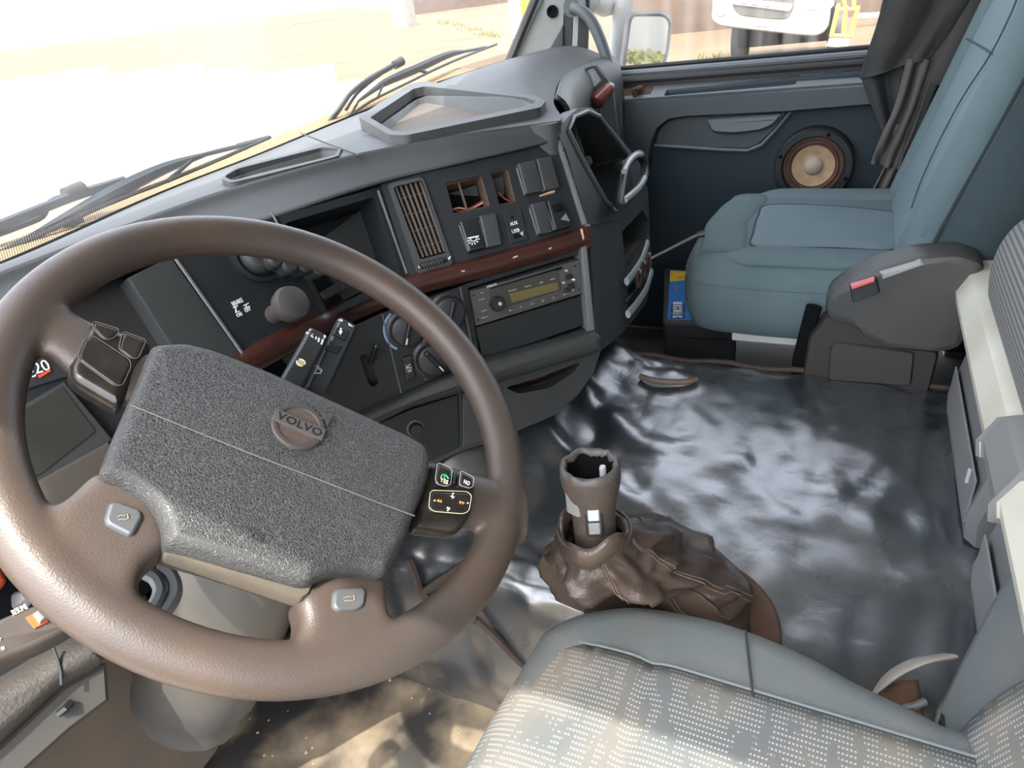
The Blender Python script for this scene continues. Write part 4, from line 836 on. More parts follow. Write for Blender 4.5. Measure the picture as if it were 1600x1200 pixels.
b_ = B(); sl = [(203, 632), (300, 672), (400, 712), (500, 750), (590, 785), (648, 806)]; b_.tube([W.hit(x, y, .0318) for x, y in sl], .0006, 6); b_.done('pad_seam', SEAM, pad)
b_ = B(); b_.tube([W.hit(x, y, .0325) for x, y in ((388, 826), (400, 828), (412, 840), (408, 846), (396, 842), (392, 838), (398, 834), (404, 838))], .0007, 5); b_.done('airbag_symbol', SEAMD, pad)
# emblem: ring with an arrow and a name bar
em = B(); eu, ev = W.uv(466, 667, .033); em.puff(ell(eu, ev, .0215, .0215, 40), [(0, .03), (0, .0335), (.001, .0345)], W); em = em.done('emblem', mat('emblem_disc', (.075, .065, .058), .5, (.12, .085, .065), 200, .4), sw)
b_ = B(); b_.tube([W.at(eu + .0195 * math.cos(i * math.pi / 24), ev + .0195 * math.sin(i * math.pi / 24), .0345) for i in range(48)], .0026, 8, closed=True, flat=.7, hint=W.n); b_.done('emblem_ring', mat('emblem_grey', (.06, .054, .049), .5), em)
b_ = B(); ax_ = (V(W.uv(497, 681, .034)) - V(W.uv(438, 656, .034))).normalized(); ay_ = V((-ax_.y, ax_.x)); ec = V((eu, ev))
ar = ec + (ax_ + ay_).normalized() * .0235
b_.slab([tuple(ar + ax_ * a + ay_ * c) for a, c in ((.006, .006), (-.005, .005), (.005, -.005))], W, .033, .0368, .0004); b_.tube([W.at(*(ec + (ax_ + ay_).normalized() * .02), .0355), W.at(*ar, .0355)], .0016, 6); b_.done('emblem_arrow', bpy.data.materials['emblem_grey'], em)
b_ = B(); b_.slab([tuple(ec + ax_ * a + ay_ * c) for a, c in ((-.0215, -.0056), (.0215, -.0056), (.0215, .0056), (-.0215, .0056))], W, .034, .0372, .0006); b_.done('name_bar', mat('name_bar', (.1, .088, .078), .5), em)
b_ = B(); a0 = ec - ax_ * .0215; b_2 = B()
def w2px(q, h):
    p = W.at(q.x, q.y, h); c = M3.transposed() @ p; return (800 + FPX * c.x / c.z, 600 + FPX * c.y / c.z)
b_.text('VOLVO', W, w2px(ec - ax_ * .0192, .0372), w2px(ec + ax_ * .0192, .0372), .0372, .0075); b_.done('emblem_name', BLK, em)
# button pods
def podpart(q, h0, h1, name, m, r=.004, par=None, w=.003):
    b_ = B(); b_.dome(rc(W.uvs(q, h1), r), W, h0, h1, w); return b_.done(name, m, par if par is not None else sw)
p1 = podpart([(141, 497), (240, 531), (187, 634), (112, 590), (106, 570)], .0, .0165, 'switch_pod', GLOSS, .006, w=.008)
def keyrim(q, h, name, par, m=None, r=.004):
    uv = rc(W.uvs(q, h), r); b_ = B(); b_.tube([W.at(u, v, h) for u, v in uv], .00035, 5, closed=True); b_.done(name, m or SEAMB, par)
for q in ([(145, 501), (187, 514), (183, 524), (172, 531), (160, 529), (145, 512)], [(192, 517), (229, 531), (216, 560), (204, 560), (185, 545)], [(142, 524), (150, 527), (203, 562), (205, 572), (192, 602), (178, 602), (124, 563), (122, 552), (132, 529)]):
    k_ = podpart(q, .013, .0185, 'pod_button', GLOSS, .003, p1); keyrim(q, .0183, 'button_outline', p1, r=.003)
p2 = podpart([(676, 719), (747, 752), (742, 800), (728, 823), (712, 830), (650, 822)], .004, .022, 'switch_pod', GLOSS, .006, w=.008)
kq = [([(684, 722), (707, 733), (704, 757), (697, 760), (682, 756), (680, 748)], 'yes_button'), ([(720, 735), (741, 746), (739, 760), (734, 763), (717, 758)], 'no_button')]
for q, nm in kq:
    k_ = podpart(q, .018, .0285, nm, GLOSS, .003, p2); keyrim(q, .027, 'button_outline', p2, LGREY, .003)
    b_ = B()
    if nm[0] == 'y':
        b_.text('YES', W, (688, 749), (700, 754), .0288, .0042); b_.done('button_lettering', YELP, k_)
        b_ = B(); b_.tube([W.hit(x, y, .0288) for x, y in ((689, 746), (691, 742), (696, 742), (701, 748))], .001, 6); b_.tube([W.hit(695, 743, .0288), W.hit(694, 748, .0288)], .0008, 5); b_.done('phone_symbol', GREEN, k_)
    else: b_.text('NO', W, (725, 752), (734, 756), .0288, .0042); b_.done('button_lettering', WHITE, k_)
b_ = B(); b_.dome(rc(W.uvs([(709, 735), (716, 739), (712, 757), (706, 754)], .026), .001), W, .018, .027, .002); b_.done('rocker_bar', BLK, p2)
dq = [(676, 766), (730, 768), (737, 774), (733, 798), (724, 803), (678, 799), (670, 794), (672, 770)]
dk = podpart(dq, .018, .0265, 'cross_pad', GLOSS, .004, p2); keyrim(dq, .0262, 'pad_outline', p2, YELP)
b_ = B()
for (a, c) in (((704, 775), (710, 777)), ): b_.text('+', W, a, c, .0268, .004)
b_.text('-', W, (698, 793), (703, 795), .0268, .0012)
for x, y in ((708, 771), (700, 797), (679, 782), (731, 786)): b_.lathe([(.0008, .0262), (.0008, .0272)], W, *W.uv(x, y, .0268), 8)
b_.done('pad_marks', WHITE, dk)
b_ = B()
for x, y, s_ in ((688, 783, -1), (684, 782, -1), (720, 785, 1), (724, 786, 1)):
    b_.slab(W.uvs([(x - 2 * s_, y - 2.5), (x + 2 * s_, y), (x - 2 * s_, y + 2.5)], .0268), W, .026, .0272, .0001)
b_.done('track_arrows', mat('amber_print', (.7, .38, .1), .5), dk)
HB = mat('horn_button', (.11, .115, .12), .3, metal=.3)
for q in ([(170, 783), (185, 780), (222, 794), (226, 806), (212, 834), (202, 838), (166, 820), (162, 810)], [(528, 916), (568, 914), (575, 922), (572, 946), (560, 954), (528, 956), (519, 948), (520, 924)]):
    h_ = podpart(q, .008, .0195, 'horn_button', HB, .005)
    cx = sum(a for a, _ in q) / 8; cy = sum(a for _, a in q) / 8; b_ = B()
    b_.tube([W.hit(cx + x, cy + y, .0197) for x, y in ((-9, 0), (-3, -3), (2, -2), (6, -5), (8, 2), (2, 4), (-3, 3), (-8, 4))], .0007, 5); b_.done('horn_symbol', SEAM, h_)
    keyrim(q, .015, 'horn_surround', sw, DUSTY, .006)
# ------------------------------------------------------------------ column and stalks
col = thing('steering_column', 'dark plastic steering column shroud with stalks below the wheel', 'steering column', (.3, .8, FZ))
SHR = mat('column_shroud', (.06, .062, .062), .45, (.1, .09, .075), 9, .4)
b_ = B(); cp = [W.at(0, 0, -.05), W.at(0, -.01, -.11), V((.36, .55, -.46)), V((.34, .63, -.6)), V((.315, .70, -.72)), V((.3, .74, -.79))]
b_.tube(cr(cp, 4, False), [.07] * 5 + [.076] * 4 + [.084] * 4 + [.086] * 4 + [.08] * 3 + [.055], 20, flat=.85, hint=(1, 0, 0)); b_.done('column_shroud', SHR, col)
b_ = B(); b_.tube([W.at(0, 0, -.075), W.at(0, 0, -.03)], .055, 24); b_.done('column_boss', BLK, col)
b_ = B(); b_.box((.19, .98, -.84), .175, .15, .21, .03, x=(1, .06, 0)); b_.done('column_base', mat('column_base_dusty', (.1, .085, .07), .8, (.16, .12, .085), 8, .5), col)
b_ = B(); b_.lathe([(.012, 0), (.012, .006), (.006, .006), (.006, -.001)], PL(onx(226, 1106, .272), M3 @ V((.1, -.1, -1))), 0, 0, 14); b_.done('shroud_screw', CHIP, col)
b_ = B(); b_.tube([onx(x, y, .275) for x, y in ((221, 1045), (218, 1080), (210, 1110), (206, 1125))], .003, 6); b_.done('shroud_seam', SEAMD, col)
for pp in (((228, 895), (243, 905), (250, 925), (240, 948), (228, 960)), ((248, 884), (268, 900), (274, 925), (262, 950), (246, 968))):
    b_ = B(); b_.tube(cr([W.hit(x, y, -.06) for x, y in pp], 4, False), .0055, 8); b_.done('cable', mat('cable_grey', (.16, .17, .18), .4), col)
SB = W.off(-.075); ST = mat('stalk_black', (.03, .034, .038), .38)
s1 = B(); s1.dome(rc(SB.uvs([(531, 491), (562, 507), (514, 612), (476, 606)]), .004), SB, -.018, .0, .005); s1 = s1.done('wiper_stalk', ST, col)
s2 = B(); SB2 = W.off(-.06); s2.dome(rc(SB2.uvs([(485, 507), (517, 523), (470, 618), (432, 600)]), .004), SB2, -.016, .0, .005); s2 = s2.done('retarder_stalk', ST, col)
b_ = B()
b_.lathe([(.0018, 0), (.0018, .0012), (.0011, .0012), (.0011, 0)], SB2, *SB2.uv(480, 521), 12); b_.lathe([(.0009, 0), (.0009, .0012)], SB2, *SB2.uv(484, 516), 8)
for q in ([(487, 523), (490, 522), (487.5, 525), (490, 528), (488.5, 528), (485, 525)], [(493, 526), (495, 527), (494, 531), (492, 530)], [(497, 528), (500, 529), (498.5, 535), (496, 534)], [(503, 530), (506, 531), (503.5, 539), (500.5, 538)], [(506, 524), (509, 525), (508, 529), (505.5, 528)]): b_.slab(SB2.uvs(q), SB2, 0, .001, .0001)
b_.done('stalk_scale', WHITE, s2)
b_ = B(); u_, v_ = SB2.uv(470, 567)
for r_, a0, a1 in ((.0045, -70, 70), (.0045, 110, 250)): b_.tube([SB2.at(u_ + r_ * math.cos(math.radians(a)), v_ + r_ * math.sin(math.radians(a)), .0005) for a in range(a0, a1 + 1, 14)], .0008, 5)
b_.tube([SB2.at(u_ + .003 * math.cos(a), v_ + .003 * math.sin(a), .0005) for a in [i * .45 for i in range(14)]], .0006, 5, closed=True)
for d in ((.002, 0), (0, .002)): b_.tube([SB2.at(u_ - d[0], v_ - d[1], .0005), SB2.at(u_ + d[0], v_ + d[1], .0005)], .0007, 5)
b_.done('retarder_symbol', YELP, s2)
b_ = B(); b_.slab(SB.uvs([(527, 500), (535, 500), (535, 503)]), SB, 0, .001, .0001); b_.slab(SB.uvs([(544, 505), (552, 511), (545, 509)]), SB, 0, .001, .0001)
b_.slab(SB.uvs([(530, 516), (532, 516), (532, 521), (534, 521), (530.5, 526), (528, 520), (530, 521)]), SB, .003, .0045, .0001)
b_.tube([SB.hit(x, y, .0005) for x, y in ((491, 583), (499, 572), (503, 578), (501, 583), (491, 583))], .0006, 5); b_.tube([SB.hit(x, y, .0005) for x, y in ((489, 574), (494, 571), (503, 581))], .0005, 5)
b_.done('wiper_symbols', WHITE, s1)
b_ = B(); b_.dome(rc(SB.uvs([(524, 511), (545, 518), (540, 533), (519, 523)]), .002), SB, -.002, .003, .002); k_ = b_.done('stalk_key', BLK, s1)
b_ = B(); b_.dome(rc(SB.uvs([(514, 531), (535, 541), (528, 553), (508, 545)]), .002), SB, -.002, .002, .002); b_.done('stalk_key', BLK, s1)
SL = W.off(-.07); s3 = B(); s3.dome(rc(SL.uvs([(-60, 995), (0, 962), (60, 938), (105, 968), (112, 985), (60, 1012), (0, 1034), (-60, 1062)]), .006), SL, -.02, 0, .005); s3 = s3.done('indicator_stalk', mat('stalk_worn', (.045, .04, .038), .45, (.08, .065, .055), 30, .5), col)
b_ = B(); b_.text('RESUME', SL, (19, 958), (42, 947), .0003, .004); b_.text('OFF', SL, (50, 944), (60, 939), .0003, .004); b_.text('I', SL, (2, 1014), (7, 1012), .0003, .002); b_.text('+', SL, (-3, 999), (2, 997), .0003, .003); b_.done('stalk_lettering', YELP, s3)
b_ = B(); b_.slab(SL.uvs([(40, 966), (58, 956), (76, 972), (54, 983)]), SL, 0, .002, .0004); b_.done('slider_well', ORANGE, s3)
b_ = B(); b_.dome(SL.uvs([(51, 962), (62, 955), (76, 968), (62, 977)]), SL, 0, .007, .002); b_.done('slider_key', STEEL, s3)
# lower left knee bolster, its lower cover
KP = PL((.2, .665, -.55), (0, -.85, .52), (1, 0, 0))
kn = thing('knee_bolster', 'padded dark knee panel left of the steering column', 'panel', (.12, .7, -.9))
VIN = mat('knee_vinyl', (.055, .051, .048), .55, (.075, .066, .056), 20, .5, bump=.5, bscale=260)
b_ = B(); b_.dome(rc(KP.uvs([(-90, 1105), (-10, 1066), (45, 1034), (88, 1006), (165, 975), (170, 1040), (100, 1078), (0, 1172), (-90, 1250)]), .01), KP, -.06, .02, .02); b_.done('padded_roll', VIN, kn)
b_ = B(); b_.tube([KP.hit(x, y, .0205) for x, y in ((83, 1012), (90, 1030), (95, 1050), (96, 1070))], .0016, 6); b_.done('roll_seam', SEAMD, kn)
b_ = B(); b_.puff(KP.uvs([(-90, 1240), (0, 1165), (100, 1072), (168, 1035), (172, 1095), (110, 1142), (40, 1205), (-90, 1310)]), [(0, -.06), (0, -.004), (.004, 0)], KP); b_.done('lower_dark_piece', mat('knee_cover', (.05, .046, .042), .6), kn)
b_ = B(); b_.tube([KP.hit(92, 1115, .004), KP.hit(102, 1108, .01), KP.hit(110, 1098, .004)], .004, 6); b_.done('cover_hook', BLK, kn)
b_ = B(); b_.puff(KP.uvs([(-90, 1040), (0, 950), (60, 900), (190, 900), (180, 980), (60, 1030), (-20, 1075), (-90, 1110)], -.03), [(0, -.1), (0, -.03)], KP); b_.done('bolster_back', DASHD, kn)
b_ = B(); b_.dome(rc(KP.uvs([(-40, 860), (8, 872), (22, 905), (0, 925), (-40, 950)], .02), .006), KP, -.04, .02, .01); b_.done('orange_lens', ORANGE, kn)
b_ = B(); b_.dome(rc(KP.uvs([(24, 925), (34, 917), (52, 930), (56, 945), (28, 946)], 0), .004), KP, -.04, 0, .006); b_.done('grey_switch', GREYP, kn)

# ================================================================== TUNNEL MAT AND FOOTWELL
def sst(a, c, x): t_ = max(0, min(1, (x - a) / (c - a))); return t_ * t_ * (3 - 2 * t_)
prof = [(.60, -1.045), (.588, -.98), (.578, -.9), (.572, -.82), (.572, -.76), (.582, -.72), (.61, -.703), (.66, -.70), (.8, -.699), (.95, -.70), (1.1, -.70), (1.2, -.70), (1.245, -.702), (1.265, -.715), (1.275, -.76), (1.28, -.9), (1.28, -1.04)]
pr = cr([(a, c, 0) for a, c in prof], 9, False)
rows = []
NY = 120
for i in range(NY + 1):
    y = -.24 + 1.0 * i / NY; r_ = []
    for p in pr:
        x, z = p.x, p.y; up = sst(.34, .62, y) * .13 * sst(.62, .8, x) * sst(-.8, -.7, z)
        n1 = (abs(noise.noise(V((x * 9 + 7, y * 16, 2)))) + .6 * abs(noise.noise(V((x * 24, y * 18 + 4, 5))))) * .006 + noise.noise(V((x * 5, y * 4, z * 3))) * .008 + noise.noise(V((x * 14 + 3, y * 11, z * 9))) * .0045 + noise.noise(V((x * 34, y * 30, z * 9))) * .0018
        rg = math.exp(-((x - .70 - .55 * (y - .1)) / .03) ** 2) * .018 * sst(.16, .34, y) + math.exp(-((x - .82 - .7 * (y - .1)) / .035) ** 2) * .012 * sst(.2, .36, y)
        side = sst(-.74, -.95, z) if x < .7 else 0
        fold = (noise.noise(V((0, y * 9, z * 2))) * .03) * (1 if x < .62 else 0) * sst(-1.04, -.9, z) * sst(-.7, -.78, z)
        r_.append((x - .055 * (1 - sst(.06, .2, y)) * (1 - sst(.62, .72, x)) + fold * .8 - .02 * side * (1 if x < .62 else 0) + n1 * (.3 if z > -.72 else 1), y, z + up + (n1 + rg) * (1 if z > -.73 else 0)))
    rows.append(r_)
fm = thing('tunnel_mat', 'glossy black vinyl mat covering the engine tunnel between the seats', 'mat', (.93, .2, FZ))
b_ = B(); b_.grid(rows); b_.done('mat_sheet', VINYL, fm, sharp=0, solid=.004)
CORD = mat('cord_brown', (.05, .035, .028), .8)
for pp in (((640, 872), (650, 900), (662, 930), (700, 950), (745, 970)), ((745, 968), (775, 995), (800, 1022), (832, 1052)), ((662, 925), (690, 905), (720, 885), (745, 862))):
    b_ = B(); b_.tube(cr([onx(x, y, .561) for x, y in pp], 4, False), .006, 6); b_.done('edge_cord', CORD, fm)
b_ = B(); b_.tube(cr([onz(x, y, -.688) for x, y in ((1000, 588), (1020, 594), (1050, 597), (1075, 596), (1088, 592))], 4, False), .006, 6); b_.done('mat_strap', mat('strap_brown', (.16, .12, .09), .7), fm)
b_ = B(); b_.tube([(1.262, y_, -.70 + .004 * math.sin(y_ * 40)) for y_ in [-.22 + .04 * i for i in range(17)]], .006, 6); b_.done('mat_edge', CORD, fm)
fw = thing('footwell_mat', 'dusty dark floor mat in the driver footwell below the wheel', 'mat', (.4, .5, FZ))
rows = [[(x_, y_, FZ + .008 + .006 * noise.noise(V((x_ * 12, y_ * 12, 1)))) for x_ in [.3 + .3 * i / 24 for i in range(25)]] for y_ in [.1 + .8 * j / 50 for j in range(51)]]
b_ = B(); b_.grid(rows); b_.done('mat_sheet', FOOT, fw, solid=.006)
b_ = B()
for k in range(45):
    x_, y_ = random.uniform(.36, .59), random.uniform(.35, .85); b_.ico((x_, y_, FZ + .014), random.uniform(.0012, .0035), 1, (1, 1, .6))
b_.done('grit', mat('grit_pale', (.45, .36, .25), .9), label='pale grit scattered over the dusty footwell mat', cat='grit', kind='stuff')

# ================================================================== GEAR LEVER
gl = thing('gear_lever', 'gear lever with broken open knob and creased brown leather boot', 'gear lever', (.615, .17, -.7))
BRING = []
b_ = B(); R = []; NB = 96; bc = V((.615, .172, -.7)); tc_ = V((.526, .212, -.515))
profb = [(0, .128), (.1, .13), (.25, .122), (.4, .108), (.52, .092), (.64, .074), (.76, .057), (.86, .047), (.94, .043), (1, .042)]
pb = cr([(a, c, 0) for a, c in profb], 6, False)
for p in pb:
    t_, r0 = p.x, p.y; c = bc.lerp(tc_, t_ ** .9); c = V((c.x, c.y, -.7 + .185 * t_ ** 1.05)); ring_ = []
    for j in range(NB):
        a = 2 * math.pi * j / NB; d = V((math.cos(a), math.sin(a), 0))
        tw = a + t_ * 1.5
        f = noise.noise(V((math.cos(tw) * 2.2, math.sin(tw) * 2.2, t_ * 3.2))) * .022 + noise.noise(V((math.cos(tw) * 4.5 + 5, math.sin(tw) * 4.5, t_ * 8))) * .011 + abs(noise.noise(V((math.cos(a) * 2 + 9, math.sin(a) * 2, t_ * 9)))) * -.012
        f *= sst(1.02, .7, t_) * (.35 + .65 * sst(0, .3, t_))
        q = c + d * (r0 + f) + V((0, 0, noise.noise(V((a, t_ * 6, 4))) * .012 * math.sin(math.pi * t_)))
        lim = .566 - .05 * sst(-.615, -.585, q.z)          # lies against the side of the seat cushion
        if q.x < lim and q.z < -.585: q.x = lim + .12 * (q.x - lim)
        ring_.append(q)
    R.append(b_.loop(ring_)); BRING.append([V(q) for q in ring_])
b_.skin(R, True); boot = b_.done('boot', BOOTM, gl, sharp=0, solid=.003)
b_ = B(); u0 = tc_ + V((0, 0, -.01)); R = []
for r_, h_ in ((.04, -.01), (.043, .0), (.041, .012), (.037, .018), (.034, .014), (.033, .0)):
    R.append(b_.loop([u0 + V((math.cos(a) * r_ * (1 + .12 * math.sin(a * 2 + 1)), math.sin(a) * r_, h_ + .008 * math.sin(a * 2) + .004 * math.sin(a * 5))) for a in [2 * math.pi * j / 40 for j in range(40)]]))
b_.skin(R, True); b_.done('boot_cuff', BOOTM, gl, sharp=0)
b_ = B()
for a0 in (-2.5, -1.35):
    for d_ in (0, 1):
        pp = []
        for i in range(4, len(BRING) - 3):
            a = a0 - pb[i].x * .3; j = int(round(a / (2 * math.pi) * NB)) + d_; q = BRING[i][j % NB]; c = sum(BRING[i], V((0, 0, 0))) / NB
            pp.append(q + (q - c).normalized() * .0012)
        b_.tube(pp, .0007, 5)
b_.done('boot_stitching', mat('stitch_brown', (.13, .095, .07), .8), boot)
GP = PL(V((.527, .211, -.53)), (.03, .02, 1), (1, 0, 0))
b_ = B(); b_.lathe([(.022, -.05), (.0235, 0), (.0235, .03), (.0248, .048), (.0285, .064), (.0315, .078), (.0322, .088), (.0318, .094)], GP, 0, 0, 40, c1=False); b_.done('grip', KNOBM, gl)
def jag(r_, h_, jg):
    o = []
    for j in range(64):
        a = 2 * math.pi * j / 64; k = noise.noise(V((math.cos(a) * 2.3, math.sin(a) * 2.3, 1))) + .5 * noise.noise(V((math.cos(a) * 6, math.sin(a) * 6, 3)))
        o.append(GP.at((r_ + jg * k) * math.cos(a), (r_ + jg * k) * math.sin(a), h_ + jg * .8 * k))
    return o
b_ = B(); b_.skin([b_.loop(jag(*q)) for q in ((.0318, .092, 0), (.0315, .098, .002), (.029, .101, .003), (.0255, .0995, .006), (.0245, .094, .006))], True); b_.done('broken_rim', mat('knob_torn', (.045, .045, .046), .55, (.085, .07, .058), 80, .5), gl, sharp=0)
b_ = B(); b_.skin([b_.loop(jag(*q)) for q in ((.0246, .095, .006), (.0265, .085, .002), (.026, .06, 0), (.022, .045, 0))], True, False, True); b_.done('knob_hollow', VOID, gl, sharp=0)  # inside of the knob painted near-black for the shade in the hollow
b_ = B(); b_.lathe([(.02, .05), (.02, .056), (.014, .059), (.01, .058), (.009, .068), (.004, .069)], GP, 0, .0, 20); b_.done('knob_core', RUST, gl)
b_ = B(); b_.lathe([(.0038, .05), (.0038, .091), (.003, .093)], GP, .009, -.011, 12); b_.done('pale_pin', LGREY, gl)
vd = -(V((.527, .211, -.48))).normalized(); vd.z = .12; vd.normalize()
GF = PL(GP.at(0, 0, .04) + vd * .0235, vd, GP.n.cross(vd) * -1 if False else V((0, 0, 1)).cross(vd))
b_ = B(); b_.puff(rc([(-.009, -.018), (.009, -.018), (.009, .022), (-.009, .022)], .003), [(0, -.006), (0, .002), (.001, .003)], GF); gb = b_.done('button_plate', BLK, gl)
for v0, m_ in ((.010, LGREY), (-.008, GREYP)):
    b_ = B(); b_.dome(rc([(-.0065, v0 - .007), (.0065, v0 - .007), (.0065, v0 + .008), (-.0065, v0 + .008)], .002), GF, .0, .007 if v0 > 0 else .0045, .002); b_.done('range_button', m_, gb)
b_ = B(); b_.box(GP.at(-.022, .012, .062), .009, .004, .016, .003, x=(.3, 1, 0)); b_.done('side_paddle', GREYP, gl)
b_ = B(); b_.lathe([(.112, .0), (.12, .004), (.116, .007), (.1, .006)], PL(bc + V((-.03, -.042, .002)), (0, 0, 1)), 0, 0, 64); b_.done('boot_ring', RUST, gl)

# ================================================================== SEATS
ps = thing('passenger_seat', 'teal cloth passenger seat with bolstered backrest and grey belt cover', 'seat', (1.57, .05, FZ))
ST_ = PL((1.575, .06, -.5), (0, 0, 1))
def loop3(pts, n=5): return [tuple(q) for q in cr(pts, n)]
co = loop3([(-.27, -.2), (-.278, -.05), (-.278, .1), (-.262, .2), (-.2, .235), (-.08, .248), (.08, .248), (.2, .235), (.262, .2), (.278, .1), (.278, -.05), (.27, -.2)], 5)
b_ = B(); b_.puff(co, [(.035, -.165), (.01, -.15), (-.004, -.11), (-.006, -.07), (0, -.035), (.014, -.012), (.035, -.002), (.06, .001)], ST_); b_.done('seat_cushion', TEAL, ps, sharp=0)
b_ = B(); b_.tube([ST_.at(u, v, -.045) for u, v in inset(co if area2(co) > 0 else co[::-1], -.002)], .0022, 6, closed=True); b_.done('cushion_piping', TEAL, ps)
ci = loop3([ST_.uv(1180, 388), ST_.uv(1176, 365), ST_.uv(1184, 338), ST_.uv(1200, 322), ST_.uv(1300, 324), ST_.uv(1415, 337), ST_.uv(1412, 360), ST_.uv(1405, 392), ST_.uv(1300, 390)], 4)
b_ = B(); b_.puff(ci, [(0, -.01), (0, -.002), (.004, .004), (.02, .008)], ST_); b_.done('cushion_insert', TEALL, ps, sharp=0)
b_ = B(); b_.tube([ST_.at(u, v, .003) for u, v in inset(ci if area2(ci) > 0 else ci[::-1], .001)], .0022, 6, closed=True); b_.done('insert_seam', TEALD, ps)
for s_ in (-1, 1):
    b_ = B(); b_.tube(cr([ST_.at(.215 * s_, y_, -.003) for y_ in (-.2, -.1, 0, .1)] + [ST_.at(.19 * s_, .17, -.01)], 4, False), [.045] * 13 + [.04, .033, .024, .01][:4], 14, flat=.34, hint=(0, 0, 1)); b_.done('cushion_bolster', TEAL, ps, sharp=0)
b_ = B(); b_.tube(cr([ST_.at(x_, .185 - abs(x_) * .12, -.006) for x_ in (-.2, -.1, 0, .1, .2)], 4, False), .05, 14, flat=.3, hint=(0, 0, 1)); b_.done('front_roll', TEAL, ps, sharp=0)
BK = PL((1.575, -.115, -.48), (0, 1, .29), (-1, 0, 0))
bo_ = loop3([(-.25, -.1), (-.275, .05), (-.28, .25), (-.27, .45), (-.22, .6), (-.15, .78), (.15, .78), (.22, .6), (.27, .45), (.28, .25), (.275, .05), (.25, -.1)], 4)
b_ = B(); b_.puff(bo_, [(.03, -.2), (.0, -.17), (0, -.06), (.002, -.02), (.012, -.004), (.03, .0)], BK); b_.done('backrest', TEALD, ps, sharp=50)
b_ = B(); b_.puff([(u * .985, v * .985) for u, v in bo_], [(0, -.03), (0, .0), (.006, .014), (.018, .024), (.04, .026), (.07, .018), (.1, .008)], BK); b_.done('backrest_front', TEAL, ps, sharp=0)
for s_ in (-1, 1):
    b_ = B(); b_.tube(cr([BK.at(.225 * s_, v_, .004) for v_ in (-.06, .05, .2, .35)] + [BK.at(.2 * s_, .48, .004), BK.at(.17 * s_, .56, -.01)], 4, False), [.045] * 14 + [.044, .042, .04, .036, .03, .025, .02], 14, flat=.6, hint=BK.n); b_.done('back_bolster', TEAL, ps, sharp=0)
ins_ = loop3([(-.16, -.06), (-.165, .2), (-.155, .4), (.155, .4), (.165, .2), (.16, -.06)], 3)
b_ = B(); b_.puff(ins_, [(0, -.01), (0, .012), (.008, .02), (.02, .022)], BK); b_.done('back_insert', TEALL, ps, sharp=0)
b_ = B(); b_.tube([BK.at(u_, .415, .024 - abs(u_) * .04) for u_ in (-.16, -.08, 0, .08, .16)], .003, 6); b_.tube([BK.at(.275, v_, -.012) for v_ in (-.05, .1, .25, .4)] + [BK.at(.255, .5, -.012), BK.at(.21, .6, -.012)], .003, 6); b_.done('back_seams', SEAMD, ps)
for pp in (((1508, 60), (1528, 71), (1547, 83)), ((1424, 325), (1440, 280), (1470, 215), (1505, 150), (1548, 84), (1580, 20), (1595, -20))):
    b_ = B(); b_.tube(cr([BK.hit(x, y, .027) for x, y in pp], 4, False), .0014, 6); b_.done('back_panel_seam', TEALD, ps)
BP = PL((1.235, 0, -.55), (-1, 0, 0), (0, -1, 0))
BCV = mat('belt_cover', (.045, .048, .048), .5, (.07, .065, .058), 10, .4)
b_ = B(); bo2 = [(1288, 480), (1294, 462), (1330, 440), (1372, 421), (1440, 402), (1500, 398), (1540, 412), (1530, 480), (1502, 546), (1470, 554), (1390, 546), (1346, 526), (1336, 511), (1294, 502)]
b_.puff(rc(BP.uvs(bo2), .012), [(0, -.075), (0, -.012), (.004, -.003), (.012, 0)], BP); bcv = b_.done('belt_cover', BCV, ps)
b_ = B(); b_.dome(rc(BP.uvs([(1371, 424), (1440, 404), (1452, 414), (1378, 440)]), .004), BP, -.03, .004, .006); b_.done('cover_ridge', mat('cover_pale', (.3, .3, .29), .4), bcv)
b_ = B(); b_.dome(rc(BP.uvs([(1326, 444), (1370, 430), (1376, 456), (1332, 472)]), .004), BP, -.02, .008, .003); bk_ = b_.done('belt_buckle', BLK, bcv)
b_ = B(); b_.dome(rc(BP.uvs([(1328, 442), (1367, 430), (1368, 437), (1331, 450)]), .002), BP, .004, .013, .003); b_.done('buckle_button', mat('buckle_red', (.55, .14, .13), .4), bk_)
b_ = B(); b_.puff(rc(BP.uvs([(1262, 535), (1290, 500), (1340, 512), (1400, 548), (1470, 556), (1452, 625), (1250, 610)]), .012), [(0, -.09), (0, -.024), (.004, -.018)], BP); b_.done('pedestal_cover', mat('pedestal_dark', (.03, .027, .025), .6), ps)
b_ = B(); b_.puff(rc(BP.uvs([(1296, 546), (1310, 540), (1430, 556), (1424, 610), (1292, 600)]), .01), [(0, -.024), (0, -.016), (.003, -.012)], BP); b_.done('pedestal_panel', mat('pedestal_panel', (.038, .036, .034), .6), ps)
b_ = B(); b_.box((1.575, -.06, -.85), .2, .12, .19, .02); b_.done('seat_base', VOID, ps)
b_ = B(); b_.box((1.34, .06, -.665), .02, .13, .012, .004); b_.done('seat_rail', LGREY, ps)
b_ = B(); b_.tube([BP.hit(1272, 478, -.03), BP.hit(1250, 560, -.05), BP.hit(1246, 600, -.05)], .014, 8, flat=.5); b_.done('base_leg', VOID, ps)

